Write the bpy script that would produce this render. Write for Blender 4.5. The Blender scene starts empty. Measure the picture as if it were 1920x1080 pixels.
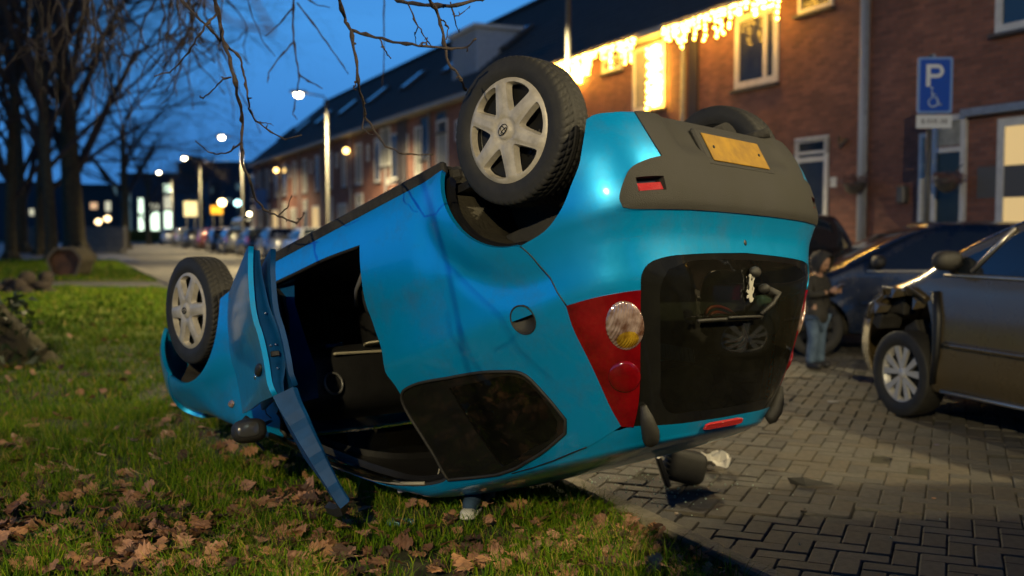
import bpy, bmesh, math, random
import numpy as np
from mathutils import Vector, Matrix, geometry, noise
random.seed(7); rng=np.random.default_rng(7)
R=math.radians; PI=math.pi
scene=bpy.context.scene
COL=scene.collection

# ------------------------------------------------------------------ camera, sky, exposure
CAM_H=1.37; FPX=1951.5; HOR=430.0
cam_d=bpy.data.cameras.new('camera'); cam=bpy.data.objects.new('camera',cam_d); COL.objects.link(cam)
cam.location=(0,0,CAM_H); cam.rotation_euler=(R(90-3.226),0,0)
cam_d.lens=36.59; cam_d.sensor_width=36; cam_d.clip_end=900; cam_d.clip_start=.05
cam_d.dof.use_dof=True; cam_d.dof.focus_distance=3.95; cam_d.dof.aperture_fstop=1.7
scene.camera=cam
world=bpy.data.worlds.new('World'); scene.world=world; world.use_nodes=True
nt=world.node_tree; nt.nodes.clear()
wo=nt.nodes.new('ShaderNodeOutputWorld'); bg=nt.nodes.new('ShaderNodeBackground')
tc=nt.nodes.new('ShaderNodeTexCoord'); sx=nt.nodes.new('ShaderNodeSeparateXYZ'); rp=nt.nodes.new('ShaderNodeValToRGB')
nz=nt.nodes.new('ShaderNodeTexNoise'); nz.inputs['Scale'].default_value=2.2; nz.inputs['Detail'].default_value=5
ad=nt.nodes.new('ShaderNodeMath'); ad.operation='MULTIPLY_ADD'; ad.inputs[1].default_value=.10; 
nt.links.new(tc.outputs['Generated'],sx.inputs[0]); nt.links.new(tc.outputs['Generated'],nz.inputs['Vector'])
nt.links.new(nz.outputs['Fac'],ad.inputs[0]); nt.links.new(sx.outputs['Z'],ad.inputs[2]); nt.links.new(ad.outputs[0],rp.inputs[0])
cr=rp.color_ramp; cr.elements[0].position=.0; cr.elements[0].color=(.035,.16,.46,1)
cr.elements[1].position=1.0; cr.elements[1].color=(.003,.014,.06,1)
e=cr.elements.new(.12); e.color=(.055,.26,.70,1)
e=cr.elements.new(.24); e.color=(.075,.36,.90,1)
e=cr.elements.new(.38); e.color=(.035,.18,.52,1)
e=cr.elements.new(.6); e.color=(.010,.05,.17,1)
nt.links.new(rp.outputs[0],bg.inputs[0]); bg.inputs[1].default_value=.88; nt.links.new(bg.outputs[0],wo.inputs[0])
vs_=scene.view_settings; scene.display_settings.display_device='sRGB'
vs_.view_transform='Standard'; vs_.look='None'; vs_.exposure=0; vs_.gamma=1; vs_.use_curve_mapping=False
scene.cycles.use_denoising=True; scene.cycles.use_light_tree=True
scene.cycles.sample_clamp_indirect=3.0; scene.cycles.max_bounces=7; scene.cycles.transparent_max_bounces=10
scene.cycles.caustics_reflective=False; scene.cycles.caustics_refractive=False
LAMP_RGB=(1.0,.81,.44)

# ------------------------------------------------------------------ helpers
def gp(px,py,z=0.0):
    D=FPX*(CAM_H-z)/(py-HOR); return Vector(((px-960)/FPX*D,D,z))
def at(px,py,D): return Vector(((px-960)/FPX*D,D,CAM_H-(py-HOR)/FPX*D))

def mat(name,base=(.5,.5,.5),rough=.6,metal=0,spec=.5,coat=0,emit=None,es=1,noise_amt=0,noise_scale=8,bump=0,bump_scale=60,col2=None,alpha=None,rough_var=0):
    m=bpy.data.materials.new(name); m.use_nodes=True; n=m.node_tree.nodes; l=m.node_tree.links
    p=n['Principled BSDF']; p.inputs['Base Color'].default_value=(*base,1); p.inputs['Roughness'].default_value=rough
    p.inputs['Metallic'].default_value=metal; p.inputs['Specular IOR Level'].default_value=spec
    p.inputs['Coat Weight'].default_value=coat; p.inputs['Coat Roughness'].default_value=.06
    if emit: p.inputs['Emission Color'].default_value=(*emit,1); p.inputs['Emission Strength'].default_value=es
    tcn=n.new('ShaderNodeTexCoord')
    if noise_amt or col2:
        t=n.new('ShaderNodeTexNoise'); t.inputs['Scale'].default_value=noise_scale; t.inputs['Detail'].default_value=7; t.inputs['Roughness'].default_value=.65
        l.new(tcn.outputs['Object'],t.inputs['Vector'])
        r=n.new('ShaderNodeValToRGB'); c2=col2 or tuple(c*(1-noise_amt) for c in base)
        r.color_ramp.elements[0].position=.35; r.color_ramp.elements[0].color=(*c2,1)
        r.color_ramp.elements[1].position=.65; r.color_ramp.elements[1].color=(*base,1)
        l.new(t.outputs['Fac'],r.inputs[0]); l.new(r.outputs[0],p.inputs['Base Color'])
        if rough_var:
            mr=n.new('ShaderNodeMapRange'); mr.inputs[3].default_value=rough-rough_var; mr.inputs[4].default_value=rough+rough_var
            l.new(t.outputs['Fac'],mr.inputs[0]); l.new(mr.outputs[0],p.inputs['Roughness'])
    if bump:
        t2=n.new('ShaderNodeTexNoise'); t2.inputs['Scale'].default_value=bump_scale; t2.inputs['Detail'].default_value=6
        l.new(tcn.outputs['Object'],t2.inputs['Vector'])
        b=n.new('ShaderNodeBump'); b.inputs['Strength'].default_value=bump; b.inputs['Distance'].default_value=.02
        l.new(t2.outputs['Fac'],b.inputs['Height']); l.new(b.outputs[0],p.inputs['Normal'])
    return m
def glass(name,tint=(.25,.28,.27),rough=.02,refl=1.0,dust=0):
    m=bpy.data.materials.new(name); m.use_nodes=True; n=m.node_tree.nodes; l=m.node_tree.links; n.clear()
    o=n.new('ShaderNodeOutputMaterial'); tr=n.new('ShaderNodeBsdfTransparent'); gl=n.new('ShaderNodeBsdfGlossy'); mx=n.new('ShaderNodeMixShader'); fr=n.new('ShaderNodeFresnel')
    tr.inputs[0].default_value=(*tint,1); gl.inputs['Roughness'].default_value=rough; gl.inputs[0].default_value=(refl,refl,refl,1); fr.inputs[0].default_value=1.55
    l.new(fr.outputs[0],mx.inputs[0]); l.new(tr.outputs[0],mx.inputs[1]); l.new(gl.outputs[0],mx.inputs[2]); l.new(mx.outputs[0],o.inputs[0])
    if dust:
        d=n.new('ShaderNodeBsdfDiffuse'); d.inputs[0].default_value=(.42,.40,.28,1); m2=n.new('ShaderNodeMixShader'); t=n.new('ShaderNodeTexNoise'); t.inputs['Scale'].default_value=3; t.inputs['Detail'].default_value=9; t.inputs['Roughness'].default_value=.75; tcn=n.new('ShaderNodeTexCoord'); l.new(tcn.outputs['Object'],t.inputs[0])
        mr=n.new('ShaderNodeMapRange'); mr.inputs[1].default_value=.3; mr.inputs[2].default_value=.8; mr.inputs[3].default_value=dust*.4; mr.inputs[4].default_value=dust*1.9; l.new(t.outputs['Fac'],mr.inputs[0]); l.new(mr.outputs[0],m2.inputs[0]); l.new(mx.outputs[0],m2.inputs[1]); l.new(d.outputs[0],m2.inputs[2]); l.new(m2.outputs[0],o.inputs[0])
    return m

class MB:
    def __init__(s): s.v=[]; s.f=[]; s.mi=[]; s.sm=[]
    def add(s,vs,fs,m=0,smooth=False):
        b=len(s.v); s.v+= [tuple(v) for v in vs]; s.f+=[tuple(i+b for i in f) for f in fs]; s.mi+=[m]*len(fs); s.sm+=[smooth]*len(fs); return s
    def box(s,c,d,m=0,rot=None,bev=0):
        x,y,z=[k/2 for k in d]; M=(rot or Matrix.Identity(3)); c=Vector(c)
        if not bev:
            vs=[Vector((i*x,j*y,k*z)) for k in(-1,1) for j in(-1,1) for i in(-1,1)]
            fs=[(0,2,3,1),(4,5,7,6),(0,1,5,4),(2,6,7,3),(0,4,6,2),(1,3,7,5)]
        else:
            b=min(bev,x*.9,y*.9,z*.9); vs=[];fs=[]
            def ring(xx,yy,zz,bb): return [Vector(q) for q in ((-xx+bb,-yy,zz),(xx-bb,-yy,zz),(xx,-yy+bb,zz),(xx,yy-bb,zz),(xx-bb,yy,zz),(-xx+bb,yy,zz),(-xx,yy-bb,zz),(-xx,-yy+bb,zz))]
            rs=[ring(x-b,y-b,-z,b*.5),ring(x,y,-z+b,b),ring(x,y,z-b,b),ring(x-b,y-b,z,b*.5)]
            for r_ in rs: vs+=r_
            fs=[tuple(range(7,-1,-1)),tuple(range(24,32))]
            for k in range(3):
                for i in range(8): fs.append((k*8+i,k*8+(i+1)%8,(k+1)*8+(i+1)%8,(k+1)*8+i))
        return s.add([M@v+c for v in vs],fs,m)
    def tube(s,pts,rad,m=0,n=8,cap=True,smooth=True):
        pts=[Vector(p) for p in pts]; k=len(pts)
        if not hasattr(rad,'__len__'): rad=[rad]*k
        vs=[];fs=[]; up=None
        for i,p in enumerate(pts):
            t=(pts[min(i+1,k-1)]-pts[max(i-1,0)]); t=t.normalized() if t.length>1e-9 else Vector((0,0,1))
            if up is None: up=t.orthogonal().normalized()
            up=(up-t*up.dot(t)); up=up.normalized() if up.length>1e-6 else t.orthogonal().normalized()
            w=t.cross(up)
            for j in range(n):
                a=2*PI*j/n; vs.append(p+(up*math.cos(a)+w*math.sin(a))*rad[i])
        for i in range(k-1):
            for j in range(n): fs.append((i*n+j,i*n+(j+1)%n,(i+1)*n+(j+1)%n,(i+1)*n+j))
        if cap: fs+= [tuple(range(n-1,-1,-1)),tuple(range((k-1)*n,k*n))]
        return s.add(vs,fs,m,smooth)
    def lathe(s,prof,n=32,m=0,axis='y',o=(0,0,0),smooth=True,closed=False):
        vs=[];fs=[];k=len(prof)
        for i in range(n):
            a=2*PI*i/n
            for (h,r) in prof:
                if axis=='y': v=(r*math.cos(a),h,r*math.sin(a))
                elif axis=='z': v=(r*math.cos(a),r*math.sin(a),h)
                else: v=(h,r*math.cos(a),r*math.sin(a))
                vs.append((v[0]+o[0],v[1]+o[1],v[2]+o[2]))
        for i in range(n):
            for j in range(k-1):
                a,b=i*k+j,((i+1)%n)*k+j; fs.append((a,a+1,b+1,b) if axis=='y' else (a,b,b+1,a+1))
        return s.add(vs,fs,m,smooth)
    def blob(s,c,r,m=0,e=1.0,rot=None,n=20):
        vs=[];fs=[];h=n//2; c=Vector(c)
        P=lambda w,q: math.copysign(abs(w)**q,w)
        for i in range(h+1):
            a=-PI/2+PI*i/h
            for j in range(n):
                b=2*PI*j/n; v=Vector((r[0]*P(math.cos(a),e)*P(math.cos(b),e),r[1]*P(math.cos(a),e)*P(math.sin(b),e),r[2]*P(math.sin(a),e)))
                vs.append((rot@v if rot else v)+c)
        for i in range(h):
            for j in range(n): fs.append((i*n+j,i*n+(j+1)%n,(i+1)*n+(j+1)%n,(i+1)*n+j))
        return s.add(vs,fs,m,True)
    def prism(s,poly,z0,z1,m=0,tf=None):
        n=len(poly); tf=tf or (lambda p:p)
        vs=[tf(Vector((x,y,z0))) for x,y in poly]+[tf(Vector((x,y,z1))) for x,y in poly]
        fs=[tuple(range(n-1,-1,-1)),tuple(range(n,2*n))]+[(i,(i+1)%n,n+(i+1)%n,n+i) for i in range(n)]
        return s.add(vs,fs,m)
    def build(s,name,mats,parent=None,label=None,kind=None,loc=None):
        me=bpy.data.meshes.new(name); me.from_pydata(s.v,[],s.f)
        if not isinstance(mats,(list,tuple)): mats=[mats]
        for mm in mats: me.materials.append(mm)
        me.polygons.foreach_set('material_index',s.mi); me.polygons.foreach_set('use_smooth',s.sm); me.update()
        return link(name,me,parent,label,kind,loc)
def link(name,me,parent=None,label=None,kind=None,loc=None):
    o=bpy.data.objects.new(name,me); COL.objects.link(o)
    if parent is not None: o.parent=parent
    if label: o['label']=label
    if kind: o['kind']=kind
    if loc is not None: o.location=loc
    return o
def thing(name,label,cat,loc=(0,0,0),rz=0,group=None,matrix=None):
    o=bpy.data.objects.new(name,None); COL.objects.link(o); o.empty_display_size=.2
    if matrix is not None: o.matrix_world=matrix
    else: o.location=loc; o.rotation_euler=(0,0,rz)
    o['label']=label; o['category']=cat
    if group: o['group']=group
    return o
def tag(o,label,cat,group=None,kind=None):
    if label: o['label']=label
    if cat: o['category']=cat
    if group: o['group']=group
    if kind: o['kind']=kind
    return o
def np_mesh(name,V,F,mats,mi=None,smooth=False):
    """V (n,3); F (m,3|4)"""
    me=bpy.data.meshes.new(name); k=F.shape[1]
    me.vertices.add(len(V)); me.vertices.foreach_set('co',V.astype(np.float32).ravel())
    me.loops.add(F.size); me.loops.foreach_set('vertex_index',F.astype(np.int32).ravel())
    me.polygons.add(len(F)); me.polygons.foreach_set('loop_start',np.arange(0,F.size,k,dtype=np.int32)); 
    if mi is not None: me.polygons.foreach_set('material_index',mi.astype(np.int32))
    me.polygons.foreach_set('use_smooth',np.full(len(F),smooth)); 
    for mm in (mats if isinstance(mats,(list,tuple)) else [mats]): me.materials.append(mm)
    me.update(calc_edges=True); me.validate(); return me
def children_of(o,_all=[None]):
    return [c for c in bpy.data.objects if c.parent==o]
def copy_tree(o,kids,parent=None):
    c=o.copy(); COL.objects.link(c)
    if parent is not None: c.parent=parent
    for k in kids.get(o.name,[]): copy_tree(k,kids,c)
    return c
def kid_map():
    d={}
    for o in bpy.data.objects:
        if o.parent: d.setdefault(o.parent.name,[]).append(o)
    return d
# ------------------------------------------------------------------ car body surfaces
def pchip(ys,x):
    n=len(ys)
    if x<=0: return ys[0]+x*(ys[1]-ys[0])
    if x>=n-1: return ys[-1]+(x-n+1)*(ys[-1]-ys[-2])
    i=int(x); t=x-i; dd=lambda k: ys[k+1]-ys[k]
    def m(k):
        if k==0: return dd(0)
        if k==n-1: return dd(n-2)
        a,b=dd(k-1),dd(k)
        return 0.0 if a*b<=0 else 2*a*b/(a+b)
    return (2*t**3-3*t*t+1)*ys[i]+(t**3-2*t*t+t)*m(i)+(-2*t**3+3*t*t)*ys[i+1]+(t**3-t*t)*m(i+1)
class Shell:
    """closed car skin: level outlines (z, half width, rear x, front x), then a roof cap. u: 0 rear centre .. 1 flank .. 2 flank .. 3 front centre (u<0: left side)"""
    def __init__(s,rows,xb,xc,nr,nf,zc,cx,arches,ra,flare=.022):
        s.rows=rows; s.xb=xb; s.xc=xc; s.nr=nr; s.nf=nf; s.zc=zc; s.cx=cx; s.arches=arches; s.ra=ra; s.fl=flare
        s.top=len(rows)-1; s.cache={}; s.cols=[[r[j] for r in rows] for j in range(4)]
    def row(s,v):
        k=round(v*4000)
        if k not in s.cache: s.cache[k]=[pchip(c,k/4000) for c in s.cols]
        return s.cache[k]
    def vz(s,z):
        a,b=0.0,float(s.top)
        for _ in range(24):
            m=(a+b)/2
            if s.row(m)[0]<z: a=m
            else: b=m
        return (a+b)/2
    def P(s,u,v,off=0.0):
        if off:
            p=Vector(s.P(u,v)); return p+s.N(u,v)*off
        vv=min(v,s.top); z,Y,xr,xf=s.row(vv); sg=-1 if u>=0 else 1; a=abs(u); xb=s.xb; xc=min(s.xc,xf-.25)
        nr=s.nr(z) if callable(s.nr) else s.nr
        if a<=1:
            ph=a*PI/2; c,q=max(math.cos(ph),0),math.sin(ph); r=(c**nr+q**nr)**(-1/nr); x=xb-(xb-xr)*r*c; y=Y*r*q
        elif a<=2: x=xb+(xc-xb)*(a-1); y=Y
        else:
            ph=(3-a)*PI/2; c,q=max(math.cos(ph),0),math.sin(ph); qq=abs(q); r=(c**s.nf+qq**s.nf)**(-1/s.nf); x=xc+(xf-xc)*r*c; y=Y*r*q
        if v>s.top:
            t=v-s.top; k=math.cos(t*PI/2); x=s.cx+(x-s.cx)*k; y*=k; z+=(s.zc-z)*math.sin(t*PI/2)
        else:
            b=0
            for ax in s.arches:
                d=math.hypot(x-ax,z-.28); b+=s.fl*math.exp(-((d-s.ra)/.09)**2)
            y+=b*(1 if a>.75 else max(0,(a-.5)/.25))*(1 if a<2.6 else max(0,(3-a)/.4))
        return (x,sg*y,z)
    def N(s,u,v):
        e=.004; v2=min(v,s.top+.98)
        a=Vector(s.P(u+e,v2)); b=Vector(s.P(u-e,v2)); c=Vector(s.P(u,v2+e)); d=Vector(s.P(u,v2-e))
        n=(a-b).cross(c-d)
        if n.length<1e-12: return Vector((0,0,1))
        n.normalize(); p=Vector(s.P(u,v2))-Vector((s.cx,0,.7))
        return n if n.dot(p)>0 else -n
    def side(s,x,z):
        v=s.vz(z); a,b=0.0,3.0
        for _ in range(24):
            m=(a+b)/2
            if s.P(m,v)[0]<x: a=m
            else: b=m
        return ((a+b)/2,v)
SU,SV=1.6,.085
def smooth_poly(pts,step,closed=True):
    """resample in the scaled (u,v) plane; rounds soft corners, keeps sharp ones"""
    P=[Vector((u*SU,v*SV)) for u,v in pts]; n=len(P); out=[]
    def sharp(i):
        a=P[i]-P[i-1]; b=P[(i+1)%n]-P[i]
        if a.length<1e-6 or b.length<1e-6: return True
        return a.angle(b,0)>R(38)
    sh=[sharp(i) for i in range(n)]
    for i in range(n):
        p1,p2=P[i],P[(i+1)%n]; L=(p2-p1).length
        if L<1e-6: continue
        p0=P[i-1] if not sh[i] else p1-(p2-p1); p3=P[(i+2)%n] if not sh[(i+1)%n] else p2+(p2-p1)
        # tangents scaled for uneven spacing
        d0=(p1-p0).length or L; d3=(p3-p2).length or L
        m1=((p2-p1)/L+(p1-p0)/d0)*.5*L; m2=((p3-p2)/d3+(p2-p1)/L)*.5*L
        if sh[i]: m1=p2-p1
        if sh[(i+1)%n]: m2=p2-p1
        k=max(1,int(round(L/step)))
        for j in range(k):
            t=j/k; out.append(p1*(2*t**3-3*t*t+1)+m1*(t**3-2*t*t+t)+p2*(-2*t**3+3*t*t)+m2*(t**3-t*t))
    return out
def inpoly(p,poly):
    x,y=p; c=False; n=len(poly); j=n-1
    for i in range(n):
        a,b=poly[i],poly[j]
        if (a[1]>y)!=(b[1]>y) and x<(b[0]-a[0])*(y-a[1])/(b[1]-a[1])+a[0]: c=not c
        j=i
    return c
def cdt_fill(outer,holes,step):
    loops=[outer]+holes; pts=[];edges=[]; bnd=[]
    for lp in loops:
        b=len(pts); pts+=[Vector(p) for p in lp]; edges+=[(b+i,b+(i+1)%len(lp)) for i in range(len(lp))]; bnd.append(list(range(b,len(pts))))
    A=np.array([[p.x,p.y] for p in pts]); mn,mx=A.min(0),A.max(0)
    gx=np.arange(mn[0]+step*.5,mx[0],step); gy=np.arange(mn[1]+step*.5,mx[1],step)
    def npin(X,Y,poly):
        c=np.zeros(X.shape,bool); q=[(p[0],p[1]) for p in poly]; j=len(q)-1
        for i in range(len(q)):
            (ax,ay),(bx,by)=q[i],q[j]; cond=(ay>Y)!=(by>Y)
            with np.errstate(divide='ignore',invalid='ignore'):
                xi=(bx-ax)*(Y-ay)/(by-ay+1e-15)+ax
            c^=cond&(X<xi); j=i
        return c
    X,Y=np.meshgrid(gx,gy); X=X.ravel();Y=Y.ravel()
    if len(X):
        ok=npin(X,Y,outer)
        for h in holes: ok&=~npin(X,Y,h)
        X,Y=X[ok],Y[ok]
        if len(X):
            d=np.full(len(X),9.0)
            for k in range(0,len(A),200):
                B=A[k:k+200]; d=np.minimum(d,np.sqrt((X[:,None]-B[:,0])**2+(Y[:,None]-B[:,1])**2).min(1))
            m=d>step*.55; pts+=[Vector((a,b)) for a,b in zip(X[m],Y[m])]
    vo,eo,fo,ov,oe,of=geometry.delaunay_2d_cdt(pts,edges,[],0,1e-7)
    V=np.array([[p.x,p.y] for p in vo]); F=np.array([list(f) for f in fo if len(f)==3])
    C=V[F].mean(1); ok=npin(C[:,0],C[:,1],outer)
    for h in holes: ok&=~npin(C[:,0],C[:,1],h)
    F=F[ok]
    idx={}
    for k,os_ in enumerate(ov):
        for q in os_: idx[q]=k
    bl=[[idx[i] for i in b] for b in bnd]
    return V,F,bl
def panel(name,sh,outer,holes,mats,parent,thick=.014,off=0,step=.035,both=False,left=False,label=None,fn=None,lip=None):
    """skin piece cut out of the shell with a folded-in edge all round; both: joined with its mirror image"""
    o_=smooth_poly(outer,step*.75); hs=[smooth_poly(h,step*.75) for h in holes]
    V,F,bl=cdt_fill(o_,hs,step)
    sg=-1 if left else 1
    def mk(sg,flip):
        vs=[];
        for x,y in V:
            u,v=x/SU,y/SV; p=Vector(sh.P(u,v,off)) if off else Vector(sh.P(u,v))
            if fn: p=fn(p,u,v)
            vs.append(Vector((p.x,p.y*sg,p.z)))
        f0=F[0]; n=(vs[f0[1]]-vs[f0[0]]).cross(vs[f0[2]]-vs[f0[0]])
        u,v=V[f0].mean(0)[0]/SU,V[f0].mean(0)[1]/SV; nn=sh.N(u,v); nn=Vector((nn.x,nn.y*sg,nn.z))
        fl=n.dot(nn)<0
        fs=[(f[0],f[2],f[1]) if fl else tuple(f) for f in F.tolist()]
        return vs,fs
    mb=MB()
    halves=[sg] if not both else [1,-1]
    allv=[];allf=[];edge=[]
    for g in halves:
        vs,fs=mk(g,False); b=len(allv); allv+=vs; allf+=[tuple(i+b for i in f) for f in fs]
        for lp in bl: edge.append(([i+b for i in lp],g,lp))
    mb.add(allv,allf,0,True)
    if thick:
        for lp,g,raw in edge:
            ring=[];vv=[];ff=[]; n=len(lp)
            for i,k in enumerate(lp):
                u,v=V[raw[i]][0]/SU,V[raw[i]][1]/SV; nn=sh.N(u,v); nn=Vector((nn.x,nn.y*g,nn.z)); p=allv[k]
                vv+= [p,p-nn*(lip or thick)]
            for i in range(n):
                if both and abs(vv[2*i].y)<1e-5 and abs(vv[2*((i+1)%n)].y)<1e-5: continue
                a,b=2*i,2*((i+1)%n); ff.append((a,b,b+1,a+1))
            mb.add(vv,ff,0,True)
    o=mb.build(name,mats,parent,label)
    if both:
        bm=bmesh.new(); bm.from_mesh(o.data); mid=[v for v in bm.verts if abs(v.co.y)<1e-4]
        bmesh.ops.remove_doubles(bm,verts=mid,dist=1e-4); bm.to_mesh(o.data); bm.free()
    return o
def arch_pts(sh,cx,cz,r,a0,a1,n=16):
    return [sh.side(cx+r*math.cos(R(a0+(a1-a0)*i/n)),cz+r*math.sin(R(a0+(a1-a0)*i/n))) for i in range(n+1)]
def cap_grid(name,sh,vs_of_u,mats,parent,nu=140,nv=16,u0=-3,u1=3,vend=None,label=None,off=0):
    mb=MB(); vs=[];fs=[]; us=np.linspace(u0,u1,nu+1)
    for u in us:
        va=vs_of_u(abs(u))
        for j in range(nv+1):
            v=va+((vend or sh.top+1)-va)*j/nv; vs.append(sh.P(u,v,off) if off else sh.P(u,v))
    k=nv+1
    for i in range(nu):
        for j in range(nv): fs.append((i*k+j,i*k+j+1,(i+1)*k+j+1,(i+1)*k+j))
    mb.add(vs,fs,0,True); return mb.build(name,mats,parent,label)

# ------------------------------------------------------------------ wheels (local axis y, outer face towards -y)
_wheel_mesh={}
def tyre_mesh(r=.279,w=.155,rb=.19,seg=360,m=None,detailed=True):
    key=('t',r,w,rb,seg,m.name)
    if key in _wheel_mesh: return _wheel_mesh[key]
    h=w/2
    prof=[(-h*.80,rb-.008),(-h*.84,rb),(-h*.94,rb+.012),(-h*1.0,rb+(r-rb)*.35),(-h*1.01,rb+(r-rb)*.5),(-h*.985,rb+(r-rb)*.62),(-h*.975,rb+(r-rb)*.66),(-h*.96,rb+(r-rb)*.74),(-h*.93,rb+(r-rb)*.86),(-h*.87,r-.006)]
    tr=[(-h*.80+ h*1.6*i/24, r-.0035*(abs(-.8+1.6*i/24)/.8)**2.5) for i in range(25)] if detailed else [(-h*.8,r-.003),(0,r),(h*.8,r-.003)]
    full=prof+tr+[(-a,b) for a,b in prof[::-1]]
    V=[];k=len(full); n0=len(prof); nt_=len(tr)
    for i in range(seg):
        a=2*PI*i/seg
        for j,(y,rr) in enumerate(full):
            if detailed and n0<=j<n0+nt_:
                yy=y/h; g=0
                for c in (-.22,.22,.55,-.55):
                    if abs(yy-c)<.045: g=1
                ph=(i/seg*60 + abs(yy)*1.6*(1 if yy<0 else 1)+ (0 if yy<0 else .5))%1
                if abs(yy)>.25 and ph<.24: g=max(g,.85)
                if abs(yy)<=.2 and ((i/seg*120+yy*1.5)%1)<.12: g=max(g,.4)
                rr-=g*.0075
            elif detailed and (n0-2<=j<n0 or n0+nt_<=j<n0+nt_+2):
                if (i/seg*60+.9*1.6+(0 if y<0 else .5))%1<.24: rr-=.004
            V.append((rr*math.cos(a),y,rr*math.sin(a)))
    V=np.array(V); ii=np.arange(seg)[:,None]*k; jj=np.arange(k-1)[None]; i2=((np.arange(seg)+1)%seg)[:,None]*k
    F=np.stack([ii+jj,ii+jj+1,i2+jj+1,i2+jj],-1).reshape(-1,4)
    me=np_mesh('tyre',V,F,m,smooth=True); _wheel_mesh[key]=me; return me
def disc_cap(sh_r,holes,zfun,thick,m,name,seg=120,step=.009,hole_depth=.016,hole_in=.8):
    """pressed wheel cover in the xz plane, outer side -y"""
    outer=[Vector((sh_r*math.cos(2*PI*i/seg),sh_r*math.sin(2*PI*i/seg))) for i in range(seg)]
    V,F,bl=cdt_fill(outer,holes,step)
    vs=[(x,-zfun(x,z),z) for x,z in V]; mb=MB()
    a,b,c=[Vector(vs[i]) for i in F[0]]; fl=(b-a).cross(c-a).y>0
    mb.add(vs,[(f[0],f[2],f[1]) if fl else tuple(f) for f in F.tolist()],0,True)
    for k,lp in enumerate(bl):
        n=len(lp); cx=sum(V[i][0] for i in lp)/n; cz=sum(V[i][1] for i in lp)/n; vv=[]
        for i in lp:
            x,y,z=vs[i]; vv.append((x,y,z))
            if k==0: vv.append((x*1.01,y+.02,z*1.01))
            else: vv.append((cx+(x-cx)*hole_in,y+hole_depth,cz+(z-cz)*hole_in))
        mb.add(vv,[(2*i,2*((i+1)%n),2*((i+1)%n)+1,2*i+1) for i in range(n)],0,True)
    me_o=mb.build(name,m); me=me_o.data; bpy.data.objects.remove(me_o); return me
def round_poly(pts,rad_steps=6,close=.45):
    n=len(pts); out=[]
    for i in range(n):
        p0,p1,p2=[Vector(q) for q in (pts[i-1],pts[i],pts[(i+1)%n])]
        a=p1+(p0-p1)*close*.6; b=p1+(p2-p1)*close*.6
        for k in range(rad_steps+1):
            t=k/rad_steps; out.append(a*(1-t)**2+p1*2*t*(1-t)+b*t*t)
    return out
# ------------------------------------------------------------------ the street frame: s runs along the street, nrm points from the houses to the street
Sx,Sy=-.40,.9165; SV_=Vector((Sx,Sy,0)); NV=Vector((-Sy,Sx,0))
def stp(x0,t,o=0,z=0):
    """x0: where a line along the street crosses the camera's depth 0; t metres along; o metres off it towards the street side"""
    return Vector((x0,0,z))+SV_*t+NV*o
KERB0=2.56; LZ=.075
def brick_mat(name,c1,c2,mortar,scale=1,w=.21,h=.062,bump=.6,rough=.85):
    m=bpy.data.materials.new(name); m.use_nodes=True; n=m.node_tree.nodes; l=m.node_tree.links; p=n['Principled BSDF']; p.inputs['Roughness'].default_value=rough
    tcn=n.new('ShaderNodeTexCoord'); b=n.new('ShaderNodeTexBrick'); b.inputs['Scale'].default_value=1; b.inputs['Brick Width'].default_value=w; b.inputs['Row Height'].default_value=h; b.inputs['Mortar Size'].default_value=.006; b.inputs['Mortar Smooth'].default_value=.4
    b.inputs['Color1'].default_value=(*c1,1); b.inputs['Color2'].default_value=(*c2,1); b.inputs['Mortar'].default_value=(*mortar,1)
    mp=n.new('ShaderNodeMapping'); mp.inputs['Rotation'].default_value=(R(90),0,0); l.new(tcn.outputs['Object'],mp.inputs[0]); l.new(mp.outputs[0],b.inputs[0])
    t=n.new('ShaderNodeTexNoise'); t.inputs['Scale'].default_value=.9; t.inputs['Detail'].default_value=8; t.inputs['Roughness'].default_value=.7; l.new(tcn.outputs['Object'],t.inputs[0])
    mr=n.new('ShaderNodeMapRange'); mr.inputs[1].default_value=.3; mr.inputs[2].default_value=.7; mr.inputs[3].default_value=.6; mr.inputs[4].default_value=1.25; l.new(t.outputs['Fac'],mr.inputs[0])
    mx=n.new('ShaderNodeMix'); mx.data_type='RGBA'; mx.blend_type='MULTIPLY'; mx.inputs[0].default_value=1; l.new(b.outputs['Color'],mx.inputs[6]); l.new(mr.outputs[0],mx.inputs[7]); l.new(mx.outputs[2],p.inputs['Base Color'])
    bp=n.new('ShaderNodeBump'); bp.inputs['Strength'].default_value=bump; bp.inputs['Distance'].default_value=.01; bp.invert=True; l.new(b.outputs['Fac'],bp.inputs['Height']); l.new(bp.outputs[0],p.inputs['Normal'])
    return m
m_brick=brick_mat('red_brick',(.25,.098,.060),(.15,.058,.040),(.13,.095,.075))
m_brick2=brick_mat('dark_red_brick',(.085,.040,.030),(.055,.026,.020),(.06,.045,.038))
m_road=brick_mat('far_paving',(.17,.155,.13),(.12,.11,.095),(.06,.055,.045),w=.42,h=.21); 
m_road.node_tree.nodes['Mapping'].inputs['Rotation'].default_value=(0,0,R(45))
m_soil=mat('damp_soil',(.035,.04,.012),.95,noise_scale=3,col2=(.022,.018,.009),bump=.8,bump_scale=9)
m_turf=mat('far_turf',(.16,.19,.008),.95,noise_scale=.8,col2=(.09,.11,.006),bump=.9,bump_scale=14)
m_conc=mat('worn_concrete',(.23,.21,.17),.85,noise_scale=3,col2=(.14,.13,.11),bump=.3,bump_scale=40)
m_tile=mat('dark_roof_tiles',(.050,.050,.044),.75,noise_scale=4,col2=(.028,.028,.026))
m_trim=mat('white_frame_paint',(.62,.60,.54),.5,noise_amt=.2)
m_trimd=mat('dark_frame_paint',(.06,.055,.05),.5)
m_pane=mat('dark_window_pane',(.012,.015,.018),.12,spec=.22,noise_scale=1.5,col2=(.035,.036,.03))
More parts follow.
